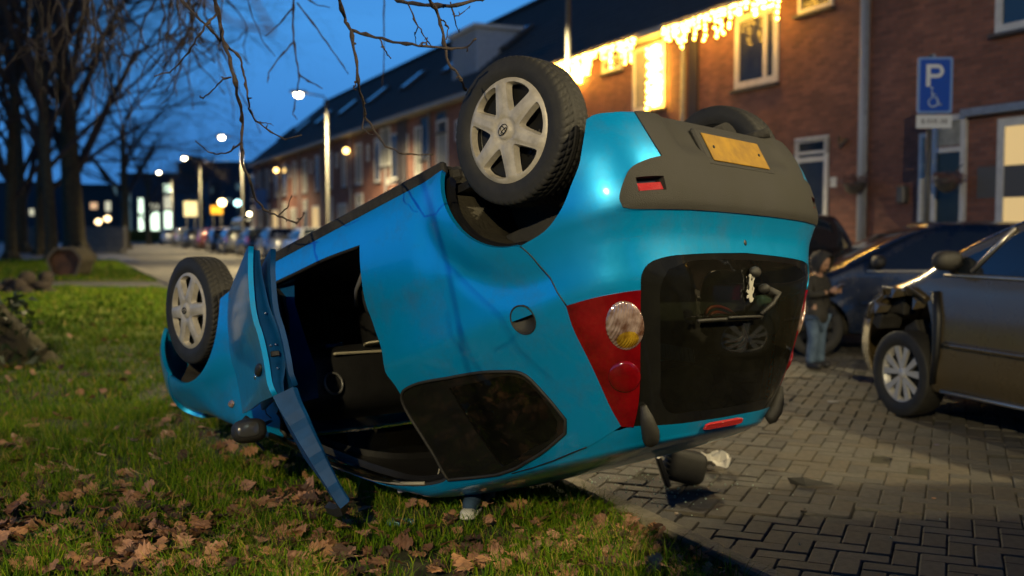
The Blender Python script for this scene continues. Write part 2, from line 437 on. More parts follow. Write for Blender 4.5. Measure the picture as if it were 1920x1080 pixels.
m_grey=mat('galvanised_grey',(.30,.31,.31),.45,.4,noise_amt=.3)
m_lit=mat('lit_window',(.4,.3,.15),.5,emit=(1,.68,.27),es=.6)
m_litw=mat('lit_cool_window',(.4,.45,.35),.5,emit=(.75,.95,.72),es=2.2)
m_curt=mat('net_curtain',(.34,.33,.28),.9,noise_scale=9,col2=(.2,.2,.17))
# ground sheets
g=MB(); g.add([(-400,-60,-.03),(400,-60,-.03),(400,700,-.03),(-400,700,-.03)],[(0,1,2,3)]); g.build('ground',m_soil,kind='structure')
def strip(name,xa,xb,t0,t1,z,m,n=1):
    a=MB(); a.add([tuple(stp(xa,t0,0,z)),tuple(stp(xb,t0,0,z)),tuple(stp(xb,t1,0,z)),tuple(stp(xa,t1,0,z))],[(0,1,2,3)]); return a.build(name,m,kind='structure')
road=strip('road',KERB0+.1,11.0,-16,125,-.012,m_road)
pv=strip('pavement',11.0,12.6,-16,125,.035,m_conc)
# herringbone pavers laid diagonally to the kerb, near the camera
m_pav=[mat('paver_concrete_%s'%a,c,.78,noise_scale=25,col2=tuple(k*.62 for k in c),bump=.35,bump_scale=160) for a,c in (('grey',(.112,.104,.088)),('warm',(.108,.093,.070)),('dark',(.080,.075,.066)))]
ang=math.atan2(.92,.39); ax=Vector((math.cos(ang),math.sin(ang),0)); ay=Vector((-ax.y,ax.x,0)); cw=.107
def paver_mesh():
    a=MB(); a.box((0,0,-.03),(.2095,.1030,.06),bev=.006); return a
pmesh=[]
for k in range(3):
    o=paver_mesh().build('paver',m_pav[k]); pmesh.append(o.data); bpy.data.objects.remove(o)
pvs=[]
org=Vector((2.2,6.0,0))
for c in range(-70,90):
    for r in range(-70,90):
        k=(c-r)%4
        if k==0: ctr=(c+1,r+.5); rot=0
        elif k==3: ctr=(c+.5,r+1); rot=1
        else: continue
        p=org+ax*(ctr[0]*cw)+ay*(ctr[1]*cw)
        if p.y<2.6 or p.y>12.5: continue
        off=(p-Vector((KERB0+.17,0,0))).dot(-NV)
        if off<.045: continue
        px=960+FPX*p.x/p.y; py=HOR+FPX*CAM_H/p.y
        if px>2150 or px<300: continue
        pvs.append((p,rot,px,py))
pvs.sort(key=lambda q:-q[3])
vis=[q for q in pvs if q[3]<1105 and 1120<q[2]<1960 ]
near=set(id(q) for q in vis[:300]); bulkV=[];bulkF=[];bulkM=[];nb=0
for q in pvs:
    p,rot,px,py=q; a=ang+(PI/2 if rot else 0)+random.gauss(0,.008); dz=random.gauss(0,.0022)-(.012 if random.random()<.015 else 0); tx,ty=random.gauss(0,.006),random.gauss(0,.006)
    k=random.choice((0,0,1,1,2))
    if id(q) in near:
        o=bpy.data.objects.new('paver',pmesh[k]); COL.objects.link(o); o.parent=road; o.location=(p.x,p.y,.004+dz); o.rotation_euler=(tx,ty,a)
    else:
        Mx=Matrix.Rotation(a,3,'Z'); hx,hy=.1045,.0512; zz=.004+dz
        vv=[(-hx,-hy,-.05),(hx,-hy,-.05),(hx,hy,-.05),(-hx,hy,-.05),(-hx+.005,-hy+.005,0),(hx-.005,-hy+.005,0),(hx-.005,hy-.005,0),(-hx+.005,hy-.005,0)]
        for v in vv:
            w=Mx@Vector(v); bulkV.append((w.x+p.x,w.y+p.y,zz+w.z+(v[0]*tx+v[1]*ty if v[2]==0 else 0)))
        bulkF+= [tuple(i+nb for i in f) for f in ((4,5,6,7),(0,1,5,4),(1,2,6,5),(2,3,7,6),(3,0,4,7))]; bulkM+=[k]*5; nb+=8
me=np_mesh('pavers_beyond',np.array(bulkV),np.array(bulkF),m_pav,np.array(bulkM)); link('pavers_beyond',me,road,kind='stuff')
# joint sand under the pavers
a=MB(); a.add([tuple(stp(KERB0+.12,1,0,-.008)),tuple(stp(11,1,0,-.008)),tuple(stp(11,13,0,-.008)),tuple(stp(KERB0+.12,13,0,-.008))],[(0,1,2,3)]); a.build('joint_sand',mat('joint_sand',(.045,.040,.026),.95,noise_scale=14,col2=(.04,.04,.025),bump=.6,bump_scale=150),kind='structure')
# kerb of separate concrete stones
kb=thing('kerb','grey concrete kerb stones dividing grass from block paving','kerb'); kb['kind']='structure'; del kb['category']; del kb['label']
ks=MB(); ks.box((0,0,-.06),(.985,.11,.26),bev=.012); ko=ks.build('kerb_stone',mat('mossy_kerb_concrete',(.30,.27,.21),.9,noise_scale=6,col2=(.12,.11,.075),bump=.5,bump_scale=60)); kme=ko.data; bpy.data.objects.remove(ko)
for i in range(-2,40):
    o=bpy.data.objects.new('kerb_stone',kme); COL.objects.link(o); o.parent=kb; p=stp(KERB0+.075,i*1.0+.5); o.location=(p.x,p.y,random.gauss(0,.004)+.012); o.rotation_euler=(0,0,math.atan2(Sy,Sx)+random.gauss(0,.004))
# ---- lawn near: bumpy sheet
def lawn_h(x,y):
    h=.035*noise.noise(Vector((x*.8,y*.8,0)))+.018*noise.noise(Vector((x*3,y*3,5)))
    off=(x-KERB0)*Sy+ (-Sx)*y*1.0 if 0 else (Vector((x-KERB0,y,0))).dot(NV)   # metres to the left of the kerb
    k=min(1,max(0,off/.5)); base=.045+(LZ-.02)*k
    return base+h*min(1,max(0,off/.3))-(.06 if off<0 else 0)
def lawn_sheet(name,y0,y1,dy,m,xl):
    V=[];F=[]; ys=np.arange(y0,y1+1e-6,dy); nxx=140
    for y in ys:
        xr=KERB0-.436*y+.06; 
        for i in range(nxx+1):
            x=xl(y)+(xr-xl(y))*(i/nxx); V.append((x,y,lawn_h(x,y)))
    k=nxx+1; F=[(j*k+i,j*k+i+1,(j+1)*k+i+1,(j+1)*k+i) for j in range(len(ys)-1) for i in range(nxx)]
    me=np_mesh(name,np.array(V),np.array(F),m,smooth=True); return link(name,me,kind='structure')
lawn=lawn_sheet('lawn',-1,12,.09,m_soil,lambda y:-2.2-.62*max(y,1))
lawn2=lawn_sheet('far_lawn',12,23.0,.2,m_turf,lambda y:-60)
a=MB(); a.add([(-80,22.9,.05),(KERB0-.436*22.9,22.9,.05),(KERB0-.436*26,26,.05),(-80,26.3,.05)],[(0,1,2,3)]); a.build('path',m_conc,kind='structure')
a=MB(); a.add([(-90,26,.045),(KERB0-.436*26,26,.045),(KERB0-.436*44-.2,44,.045),(-90,60,.045)],[(0,1,2,3)]); a.build('verge',m_turf,kind='structure')
a=MB(); a.add([(-160,44,.02),(KERB0-.436*44+1,44,.02),(KERB0-.436*100,100,.02),(-160,100,.02)],[(0,1,2,3)]); a.build('side_road',mat('far_asphalt',(.16,.15,.13),.5,noise_amt=.3,noise_scale=.5),kind='structure')
# ---- grass blades
def grass(name,n,y0,y1,hmin,hmax,w,xfun,mats,seed,clump=.5,skip=None):
    rg=np.random.default_rng(seed)
    y=y0+(y1-y0)*rg.random(n)**1.0; xr=KERB0-.436*y-.10; xl=xfun(y); x=xl+(xr-xl)*rg.random(n)
    if skip is not None: kk=skip(x,y); x=x[kk];y=y[kk]
    hd=np.array([noise.noise(Vector((a*1.7,b*1.7,3)))+.6*noise.noise(Vector((a*6,b*6,9))) for a,b in zip(x,y)])
    keep=rg.random(len(x))<np.clip(.62+clump*hd*1.8,.06,1); x=x[keep];y=y[keep];hd=hd[keep]; n=len(x)
    z=np.array([lawn_h(a,b) for a,b in zip(x,y)])-.006
    h=(hmin+(hmax-hmin)*rg.random(n)**1.6)*np.clip(1+.7*hd,.45,1.7); a=rg.random(n)*2*PI; lean=h*(.25+.75*rg.random(n)); la=rg.random(n)*2*PI; ww=w*(.6+.8*rg.random(n))
    dx,dy=np.cos(a)*ww,np.sin(a)*ww; lx,ly=np.cos(la)*lean,np.sin(la)*lean
    V=np.empty((n,5,3)); 
    V[:,0]=np.stack([x-dx,y-dy,z],1); V[:,1]=np.stack([x+dx,y+dy,z],1)
    V[:,2]=np.stack([x+dx*.8+lx*.35,y+dy*.8+ly*.35,z+h*.6],1); V[:,3]=np.stack([x-dx*.8+lx*.35,y-dy*.8+ly*.35,z+h*.6],1); V[:,4]=np.stack([x+lx,y+ly,z+h*np.clip(1-.4*(lean/h)**2,.4,1)],1)
    b=np.arange(n)[:,None]*5; F=np.concatenate([b+np.array([[0,1,2]]),b+np.array([[0,2,3]]),b+np.array([[3,2,4]])],0)
    mi=np.tile(rg.choice(len(mats),n,p=[.4,.3,.2,.1]),3)
    me=np_mesh(name,V.reshape(-1,3),F,mats,mi); return link(name,me,kind='stuff')
def blade(name,c): 
    m=mat(name,c,.7,spec=.12); p=m.node_tree.nodes['Principled BSDF']; return m
m_bl=[blade('grass_green',(.085,.16,.005)),blade('grass_dark_green',(.035,.09,.005)),blade('grass_light_green',(.16,.22,.007)),blade('grass_straw',(.27,.21,.05))]
grass('grass',170000,2.7,7.2,.03,.13,.0019,lambda y:-1.6-.56*y,m_bl,1,clump=1.2)
grass('grass',75000,7.2,13,.03,.10,.0035,lambda y:-1.2-.56*y,m_bl,2,clump=.35)
grass('grass',60000,13,22.8,.04,.10,.008,lambda y:-2-.54*y,m_bl,3,clump=.25)
grass('grass',50000,26.2,43,.04,.10,.014,lambda y:-2-.54*y,m_bl,4,clump=.2)
# ---- fallen oak leaves
m_leaf=[mat('dry_oak_leaf_%s'%n,c,.7,noise_scale=22,col2=tuple(k*.55 for k in c)) for n,c in (('tan',(.36,.18,.085)),('brown',(.15,.065,.03)),('pinkish',(.36,.19,.12)),('dark',(.06,.028,.016)))]
def oak(seed):
    rg=random.Random(seed); L=.062; pts=[]
    side=[(0,.0),(.08,.08),(.16,.24),(.25,.17),(.34,.38),(.42,.25),(.52,.46),(.60,.28),(.72,.38),(.79,.22),(.91,.20),(1,.0)]
    side=[(a+rg.gauss(0,.015),b*(.8+.4*rg.random())) for a,b in side]; side[0]=(0,0.0); side[-1]=(1,0)
    up=[(a,b) for a,b in side]; dn=[(a+.02,-b*(.8+.4*rg.random())) for a,b in side[1:-1]][::-1]
    c1,c2,c3=rg.uniform(-.35,.6),rg.uniform(-.3,1.1),rg.uniform(-.5,.5)
    def Z(a,b): return L*2*(c1*.5*(a-.5)**2+c2*.9*b*b+c3*.5*a*b+.035*math.sin(a*14+b*9))
    mid=[(a,0) for a,_ in side]; V=[];F=[]
    for a,b in side: V.append((a,b))
    for a,b in mid: V.append((a,0))
    for a,b in [(q[0]+.02,-q[1]*(.8+.3*rg.random())) for q in side]: V.append((a,b))
    n=len(side)
    for i in range(n-1): F+=[(n+i,n+i+1,i+1,i),(2*n+i,2*n+i+1,n+i+1,n+i)]
    V3=[((a-.5)*2*L,b*2*L*.9,Z(a,b)) for a,b in V]
    mb=MB(); mb.add(V3,F,0,False); mb.tube([((-.5)*2*L,0,Z(0,0)),((-.68)*2*L,.006,Z(0,0)+.004)],.0012,n=4); return mb
leafm=[]
for k in range(8):
    o=oak(k).build('fallen_leaf',m_leaf[k%4]); leafm.append(o.data); bpy.data.objects.remove(o)
def leaf_spots(n,seed):
    rg=random.Random(seed); out=[]
    while len(out)<n:
        px=rg.uniform(-80,1400); py=rg.uniform(560,1120)**1.0
        if rg.random()>((py-520)/560)**.9: continue
        p=gp(px,py,LZ); 
        if (p-Vector((KERB0,0,0))).dot(NV)<.03: continue
        d=noise.noise(Vector((p.x*1.3,p.y*1.3,20)))+.25-.0004*max(0,px-700)+(.25 if py>960 else 0)
        if rg.random()>max(.05,.35+d): continue
        if py<930 and 640<px<1100 and py>900: pass
        out.append((p,py))
    return out
sp=leaf_spots(1350,5); sp.sort(key=lambda q:-q[1]); vis=[q for q in sp if q[1]<1085 and 0<960+FPX*q[0].x/q[0].y<1340]; nearl=set(id(q) for q in vis[:300]); LV=[];LF4=[];LM=[];nb=0
def leaf_tf(p,rg=random):
    z=lawn_h(p.x,p.y)+rg.uniform(.02,.065); return Matrix.Translation((p.x,p.y,z))@Matrix.Rotation(rg.uniform(0,2*PI),4,'Z')@Matrix.Rotation(rg.gauss(0,.45),4,'X')@Matrix.Rotation(rg.gauss(0,.4),4,'Y')@Matrix.Scale(rg.uniform(.42,.88),4)
bulk=MB()
for q in sp:
    k=random.choice((0,0,4,1,5,2,2,6,3,7)); T=leaf_tf(q[0])
    if id(q) in nearl:
        o=bpy.data.objects.new('fallen_leaf',leafm[k]); COL.objects.link(o); o.parent=lawn; o.matrix_local=T
    else:
        me=leafm[k]; bulk.add([T@v.co for v in me.vertices],[tuple(p.vertices) for p in me.polygons],k%4)
bulk.build('leaf_litter',m_leaf,lawn,kind='stuff')
# ---- street lamps
m_pole=mat('galvanised_lamp_post',(.085,.08,.065),.5,.3,noise_amt=.25)
m_lamp=mat('street_lamp_glow',(1,.9,.7),.5,emit=(1,.82,.52),es=26)
TILT=[.36,.36]
def street_lamp(loc,label,H=6,arm=1.0,power=1400,soft=.12,kind='SPOT',group='street lamps along the road',head_es=None,rz=None):
    t=thing('street_lamp',label,'street lamp',loc,group=group)
    d=NV
    a=MB(); a.tube([(0,0,0),(0,0,1.1)],.085,n=14); a.tube([(0,0,1.1),(0,0,1.14),(0,0,H-.15)],[.085,.06,.048],n=14); a.build('pole',m_pole,t)
    a=MB(); a.tube([(0,0,H-.2),(d.x*.12,d.y*.12,H-.02),(d.x*arm*.8,d.y*arm*.8,H+.06)],.028,n=8); a.build('arm',m_pole,t)
    h=MB(); rot=Matrix.Rotation(math.atan2(d.y,d.x),3,'Z'); h.blob((d.x*arm,d.y*arm,H+.09),(.32,.13,.07),rot=rot,n=20,e=.8); hd=h.build('lamp_head',m_grey,t)
    h=MB(); h.blob((d.x*arm,d.y*arm,H+.0),(.15,.12,.12),rot=rot,n=16); h.build('lamp_glass',m_lamp,hd)
    l=bpy.data.lights.new('lamp_light',kind); l.energy=power;
    if kind=='SPOT': l.spot_size=R(146); l.spot_blend=.6
    l.color=LAMP_RGB; l.shadow_soft_size=soft; o=bpy.data.objects.new('lamp_light',l); COL.objects.link(o); o.parent=t; o.location=(d.x*arm,d.y*arm,H-.12)
    if kind=='SPOT': o.rotation_mode='QUATERNION'; o.rotation_quaternion=Vector((0,0,-1)).rotation_difference(Vector((d.x*(.36 if loc[1]<30 else .0),d.y*(.36 if loc[1]<30 else 0),-1)).normalized())
    return t
X0L=9.55
for i,(D,lab,pw) in enumerate(((2.3,'street lamp beside the brown car, out to the right',5200),(19.5,'tall street lamp post rising above the upturned rear wheel',13000),(36.7,'brightest street lamp with its arm against the sky in front of the brick row',9000),(53.5,'slim street lamp post behind the hanging twigs at the end of the brick row',5000),(69,'thick pale lamp post beside the cream notice board',5000),(86,'furthest small street lamp above the cream notice board',4000))):
    t_=D/Sy; p=stp(X0L,t_); street_lamp((p.x,p.y,.03),lab,power=pw)
street_lamp((-1.1,-8.1,.03),'street lamp across the grass behind the photographer',H=6.3,power=10500,kind='POINT',soft=.06)
# ------------------------------------------------------------------ terraced houses
F0=12.5; EZ=5.35; RUN=4.6
FM=Matrix(((Sx,-NV.x,0,F0),(Sy,-NV.y,0,0),(0,0,1,0),(0,0,0,1)))   # local x along the street, local y into the house (away from the street), z up
def fpx(px): return FPX*F0/(px-109)/Sy        # metres along the facade seen at picture column px
def fz(px,py): D=fpx(px)*Sy; return CAM_H-(py-HOR)/FPX*D
m_gut=mat('pale_gutter',(.30,.29,.26),.5,noise_amt=.3)
m_door=mat('dark_green_door',(.02,.03,.02),.35,noise_amt=.3)
def window(hs,t0,t1,z0,z1,pane=None,frame=None,mull=(),fw=.07,name='window',sill=True,trans=None):
    frame=frame or m_trim; pane=pane or m_pane
    if t0>t1: t0,t1=t1,t0
    a=MB(); y0,y1=-.035,.01; ym=(y0+y1)/2; d=y1-y0
    a.box(((t0+t1)/2,ym,z1-fw/2),(t1-t0,d,fw)); a.box(((t0+t1)/2,ym,z0+fw/2),(t1-t0,d,fw))
    for t in (t0+fw/2,t1-fw/2): a.box((t,ym,(z0+z1)/2),(fw,d,z1-z0-2*fw))
    w=a.build(name,frame,hs)
    for t in mull: b=MB(); b.box((t,ym,(z0+z1)/2),(fw*.8,d*.9,z1-z0-2*fw)); b.build('mullion',frame,w)
    if trans: b=MB(); b.box(((t0+t1)/2,ym,trans),(t1-t0-2*fw,d*.9,fw*.9)); b.build('transom',frame,w)
    b=MB(); b.box(((t0+t1)/2,-.006,(z0+z1)/2),(t1-t0-2*fw,.006,z1-z0-2*fw)); b.build('pane',pane,w)
    if sill: b=MB(); b.box(((t0+t1)/2,-.05,z0-.03),(t1-t0+.1,.14,.05),bev=.008); b.build('sill',mat_sill,w)
    return w
mat_sill=mat('dark_stone_sill',(.05,.045,.045),.6)
def door(hs,t0,t1,z1=2.4,zt=2.85,m=None):
    a=MB(); 
    for t in (t0+.04,t1-.04): a.box((t,-.02,zt/2),(.08,.07,zt))
    a.box(((t0+t1)/2,-.02,zt-.04),(t1-t0-.16,.07,.08)); a.box(((t0+t1)/2,-.02,z1),(t1-t0-.16,.07,.07)); fr=a.build('door_frame',m_trim,hs)
    b=MB(); b.box(((t0+t1)/2,.0,(z1-.035)/2),(t1-t0-.17,.04,z1-.04)); d=b.build('front_door',m or m_door,hs)
    b=MB(); b.blob((t1-.2,-.04,1.05),(.05,.02,.015),n=10); b.build('handle',m_grey,d)
    b=MB(); b.box(((t0+t1)/2,.0,(z1+zt)/2),(t1-t0-.17,.02,zt-z1-.12)); b.build('door_light',m_curt,fr)
bounds=[2.25,7.35,12.45,17.55,22.65,27.75,32.85,38.0,43.0,48.1,53.2,58.3,63.4,68.5,72.0]
descr=['nearest brick house with the lit ground floor window','brick house behind the disabled parking sign','brick house with icicle lights over its tall dark window','brick house with icicle lights and the bright curtain of bulbs','brick house under the top of the tall lamp post','brick house with the white boxed dormer on its roof','brick house with a dark strip for a shaded recess beside its windows','far brick house with a small name plate on its wall','far brick house with a wall lamp near the eaves','far brick house behind the brightest street lamp post','far brick house with pale doorway and skylight','far brick house with two narrow pale windows','far brick house with a small lit wall lamp, near the row end','end house of the far brick row']
houses=[]
m_pip=mat('grey_downpipe',(.27,.27,.27),.4,noise_amt=.25)
for i in range(len(bounds)-1):
    t0,t1=bounds[i],bounds[i+1]; lab=descr[i]
    h=thing('brick_house',lab,'house',matrix=FM,group='terraced brick houses'); houses.append(h)
    near=i<6; dk=i<=1
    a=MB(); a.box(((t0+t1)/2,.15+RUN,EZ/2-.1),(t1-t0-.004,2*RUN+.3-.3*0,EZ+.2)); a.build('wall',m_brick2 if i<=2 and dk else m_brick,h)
    a=MB(); rz=EZ+4.15+(0.25 if i<6 else 0)
    e0=-.45; 
    n=26; V_=[];F_=[]
    # stepped courses of tiles as real overlapping strips
    for k in range(n):
        f0,f1=k/n,(k+1)/n; y0=e0+(RUN-e0)*f0; y1=e0+(RUN-e0)*f1+.03; z0=EZ+.05+(rz-EZ-.05)*f0+.03; z1=EZ+.05+(rz-EZ-.05)*f1+.01
        b=len(V_); V_+=[(t0+.002,y0,z0),(t1-.002,y0,z0),(t1-.002,y1,z1),(t0+.002,y1,z1),(t0+.002,y0,z0-.05),(t1-.002,y0,z0-.05)]; F_+=[(b,b+1,b+2,b+3),(b+4,b+5,b+1,b)]
    b=len(V_); V_+=[(t0+.002,RUN,rz),(t1-.002,RUN,rz),(t1-.002,2*RUN-e0,EZ),(t0+.002,2*RUN-e0,EZ),(t0+.002,e0,EZ),(t1-.002,e0,EZ)]; F_+=[(b,b+1,b+2,b+3),(b+4,b+5,b+2,b+3),(b,b+3,b+4),(b+1,b+5,b+2)]
    a.add(V_,F_); a.box(((t0+t1)/2,RUN,rz+.06),(t1-t0-.006,.26,.14),bev=.03); rf=a.build('roof',m_tile,h)
    a=MB(); a.box(((t0+t1)/2,-.40,EZ-.02),(t1-t0-.01,.13,.12)); a.box(((t0+t1)/2,-.17,EZ-.045),(t1-t0-.01,.33,.05)); a.build('gutter',m_gut,h)
    a=MB(); a.tube([(t0+.0+.02,-.06,.03),(t0+.02,-.06,EZ-.08)],.042 if not near else .05,n=10); a.build('downpipe',m_pip,h)
    if i>=6:   # generic far frontages
        pale=random.random()
        c=t0+.9; window(h,c,c+.75,3.2,4.9,pane=m_curt if i%2 else m_pane); window(h,c+1.5,c+1.85,4.1,4.75,sill=False); window(h,c+2.6,c+3.6,3.2,4.9,pane=m_pane if i%2 else m_curt)
        window(h,c,c+1.5,.9,2.5,pane=(m_lit if i in (10,12) else m_curt),mull=(c+.75,)); door(h,c+2.5,c+3.5,m=mat('pale_house_door',(.3,.27,.2),.5) if i%2 else None)
        b=MB(); sk=t0+2.4; f=.45; yy=e0+(RUN-e0)*f; zz=EZ+.05+(rz-EZ-.05)*f; rr=Matrix.Rotation(math.atan2(rz-EZ,RUN-e0),3,'X'); b.box((sk,yy,zz+.12),(.8,1.25,.08),rot=rr); s_=b.build('skylight',m_trimd,rf)
        b=MB(); b.box((sk,yy-.03,zz+.17),(.62,1.05,.02),rot=rr); b.build('skylight_pane',mat('skylight_glass',(.25,.35,.45),.05,.9),s_)
# nearer houses, traced
h1,h2,h3,h4,h5,h6=houses[:6]
window(h1,fpx(1990),fpx(1868),fz(1868,415)-.5,fz(1868,225),pane=m_lit,fw=.11,mull=(),name='window'); 
b=MB(); b.box((fpx(1900),-.012,fz(1900,340)),(1.2,.006,.42)); b.build('window_blind',mat('grey_blind',(.10,.10,.10),.9),h1)
b=MB(); b.box(((fpx(1990)+fpx(1868))/2,-.09,fz(1868,225)+.12),(2.0,.16,.10)); b.build('lintel_shelf',m_grey,h1)
window(h1,fpx(1960),fpx(1858),fz(1858,70),EZ-.12,pane=mat('blue_evening_pane',(.03,.06,.10),.15,.0,spec=.3),fw=.11)
door(h1,fpx(1810),fpx(1748),z1=fz(1780,282),zt=fz(1780,218))
window(h1,fpx(1745),fpx(1722),.2,fz(1745,250),pane=m_curt,fw=.07,name='side_light',sill=False)
window(h3,fpx(1456),fpx(1376),fz(1415,165),EZ-.10,pane=m_pane,fw=.13,mull=(fpx(1432),))
window(h3 if 0 else h2,fpx(1556),fpx(1492),fz(1520,28),EZ-.05,pane=m_pane,fw=.08)
window(h2,fpx(1552),fpx(1490),fz(1520,330)-1.2,fz(1520,258),pane=m_pane,fw=.09,trans=fz(1520,300))
window(h2,fpx(1552),fpx(1490),fz(1520,290),fz(1520,262),pane=m_pane,fw=.05,name='upper_light',sill=False)
window(h4,fpx(1246),fpx(1187),fz(1215,210),EZ-.12,pane=m_curt,fw=.10,mull=(fpx(1216),))
window(h4,fpx(1167),fpx(1130),fz(1148,138),EZ-.12,pane=m_pane,fw=.09)
for hs,pa,pb,pc,pd in ((h6,808,790,300,215),(h6,840,820,250,205),(h5,1010,960,160,100),(h6,735,716,312,240)):
    window(hs if pa>740 else houses[6],fpx(pa),fpx(pb),fz((pa+pb)/2,pc),min(EZ-.15,fz((pa+pb)/2,pd)),pane=m_curt if pa<760 else m_pane,frame=m_trim if pa<760 else m_trimd)
# flat strips coloured dark for the shade of recesses between blocks
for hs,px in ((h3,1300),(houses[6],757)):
    b=MB(); t=fpx(px); b.box((t,-.03,EZ/2),(.30 if px>1000 else 1.1,.05,EZ-.15)); b.build('recess_shade',mat('dark_strip_%d'%px if 0 else 'recess_shade_strip',(.035,.028,.03),.7),hs)
# pale downpipe and small fittings
b=MB(); b.tube([(fpx(1620),-.09,.03),(fpx(1620),-.09,EZ+.1)],.05,n=12); b.build('pale_downpipe',mat('pale_grey_pipe',(.34,.36,.38),.4),h2)
b=MB(); b.box((fpx(1697),-.07,fz(1697,365)),(.16,.12,.26),bev=.02); b.build('letter_box',mat('dull_metal_box',(.10,.09,.075),.5,.3),h2)
b=MB(); b.box((fpx(1563),-.02,fz(1563,342)),(.14,.02,.16)); b.build('house_number_plate',m_trim,h2)
b=MB(); b.tube([(fpx(1583)-.1,-.05,fz(1583,262)),(fpx(1583),-.12,fz(1583,278)),(fpx(1583)+.1,-.05,fz(1583,258))],.025,n=6); b.tube([(fpx(1583),-.12,fz(1583,278)),(fpx(1583),-.02,fz(1583,262))],.03,n=6); b.build('wall_ornament',m_trimd,h2)
b=MB(); b.box((fpx(736),-.02,fz(736,340)),(1.1,.02,.22)); b.build('name_plate',m_trim,houses[6])
# white dormer
rz=EZ+4.4; hd=h6; b=MB(); ta,tb=fpx(862),fpx(818); 
zc_=EZ+1.2; b.box(((ta+tb)/2,1.6,EZ+1.45),(tb-ta,2.0,1.6)); dm=b.build('dormer',mat('white_dormer_boards',(.42,.46,.50),.6,noise_amt=.2),houses[6] if 0 else h6)
b=MB(); b.box(((ta+tb)/2,1.6,EZ+2.32),(tb-ta+.3,2.3,.12)); b.build('dormer_roof',m_trim,dm)
for k in range(9): b=MB(); b.box((ta+.2+(tb-ta-.4)*k/8,.59,EZ+1.45),(.05,.03,1.5)); b.build('dormer_batten',m_grey,dm)
for px,py,k in ((528,320,10),(661,284,8)):
    b=MB(); b.blob((fpx(px),-.22,fz(px,py)),(.13,.13,.13),n=12); b.build('wall_lamp',mat('wall_lamp_glow',(1,.8,.4),.5,emit=(1,.62,.18),es=9),houses[min(len(houses)-1,next(i for i in range(len(bounds)-1) if bounds[i]<=fpx(px)<bounds[i+1]))])
# hanging baskets (things)
def basket(px,py,label):
    t=thing('hanging_basket',label,'plant basket'); p=FM@Vector((fpx(px),-.35,fz(px,py))); t.location=p
    b=MB(); b.lathe([(-.16,.03),(-.12,.12),(0,.17),(.02,.17)],n=16,axis='z'); b.build('basket',m_trimd,t)
    fo=MB(); rg=random.Random(px)
    for k in range(160):
        a=rg.uniform(0,2*PI); r=.24*rg.random()**.5; z=rg.uniform(-.04,.13)*(1-r); v=Vector((r*math.cos(a),r*math.sin(a),z)); s=.03
        d=[Vector((rg.gauss(0,s),rg.gauss(0,s),rg.gauss(0,s*.7))) for _ in range(3)]; fo.add([v+q for q in d],[(0,1,2)])
    fo.build('foliage',mat('faded_pink_plant',(.20,.11,.10),.8,noise_amt=.5,noise_scale=30),t,kind='stuff')
    b=MB(); b.tube([(0,0,0),(.32*Sy,.32*-Sx*0+.14,.25)],.008,n=5); b.build('bracket',m_trimd,t)
basket(1634,346,'small hanging basket on the wall beside the pale downpipe')
basket(1808,340,'larger hanging basket beside the dark front door')
# icicle lights
m_bulb=mat('warm_fairy_bulb',(1,.7,.3),.5,emit=(1,.50,.055),es=72)
def icicles(pa,pb,label,extra=None,dens=1.0):
    t=thing('icicle_lights',label,'string lights'); V=MB(); W=MB(); rg=random.Random(pa)
    ta,tb=fpx(pa),fpx(pb); ta,tb=min(ta,tb),max(ta,tb); n=int((tb-ta)/.11)
    W.tube([tuple(FM@Vector((ta+(tb-ta)*k/20,-.50,EZ-.05))) for k in range(21)],.006,n=4)
    for k in range(n):
        x=ta+(tb-ta)*(k+rg.random()*.5)/n; m=int(rg.choice((1,2,3,3,4,5,6))*dens)
        for j in range(m): V.blob(FM@Vector((x+rg.gauss(0,.02),-.50+rg.gauss(0,.01),EZ-.06-.085*j-rg.random()*.04)),(.022,.022,.026),n=6)
        W.tube([tuple(FM@Vector((x,-.50,EZ-.05))),tuple(FM@Vector((x,-.50,EZ-.06-.085*m)))],.004,n=3,cap=False)
    if extra:
        for (q0,q1,z0,z1,cnt) in extra:
            for k in range(cnt):
                x=rg.uniform(q0,q1); V.blob(FM@Vector((x,-.12-rg.random()*.03,rg.uniform(z0,z1))),(.024,.024,.026),n=6)
    W.build('light_wire',m_trimd,t); V.build('bulbs',m_bulb,t,kind='stuff')
    return t
icicles(1226,1060,'warm icicle lights with a bright drop, on the eaves left of the narrow window',extra=[(fpx(1247),fpx(1222),fz(1230,205),EZ-.2,150),(fpx(1100),fpx(1080),fz(1090,160),EZ-.2,46)],dens=1.1)
icicles(1500,1276,'warm icicle lights along the eaves over the tall dark window')
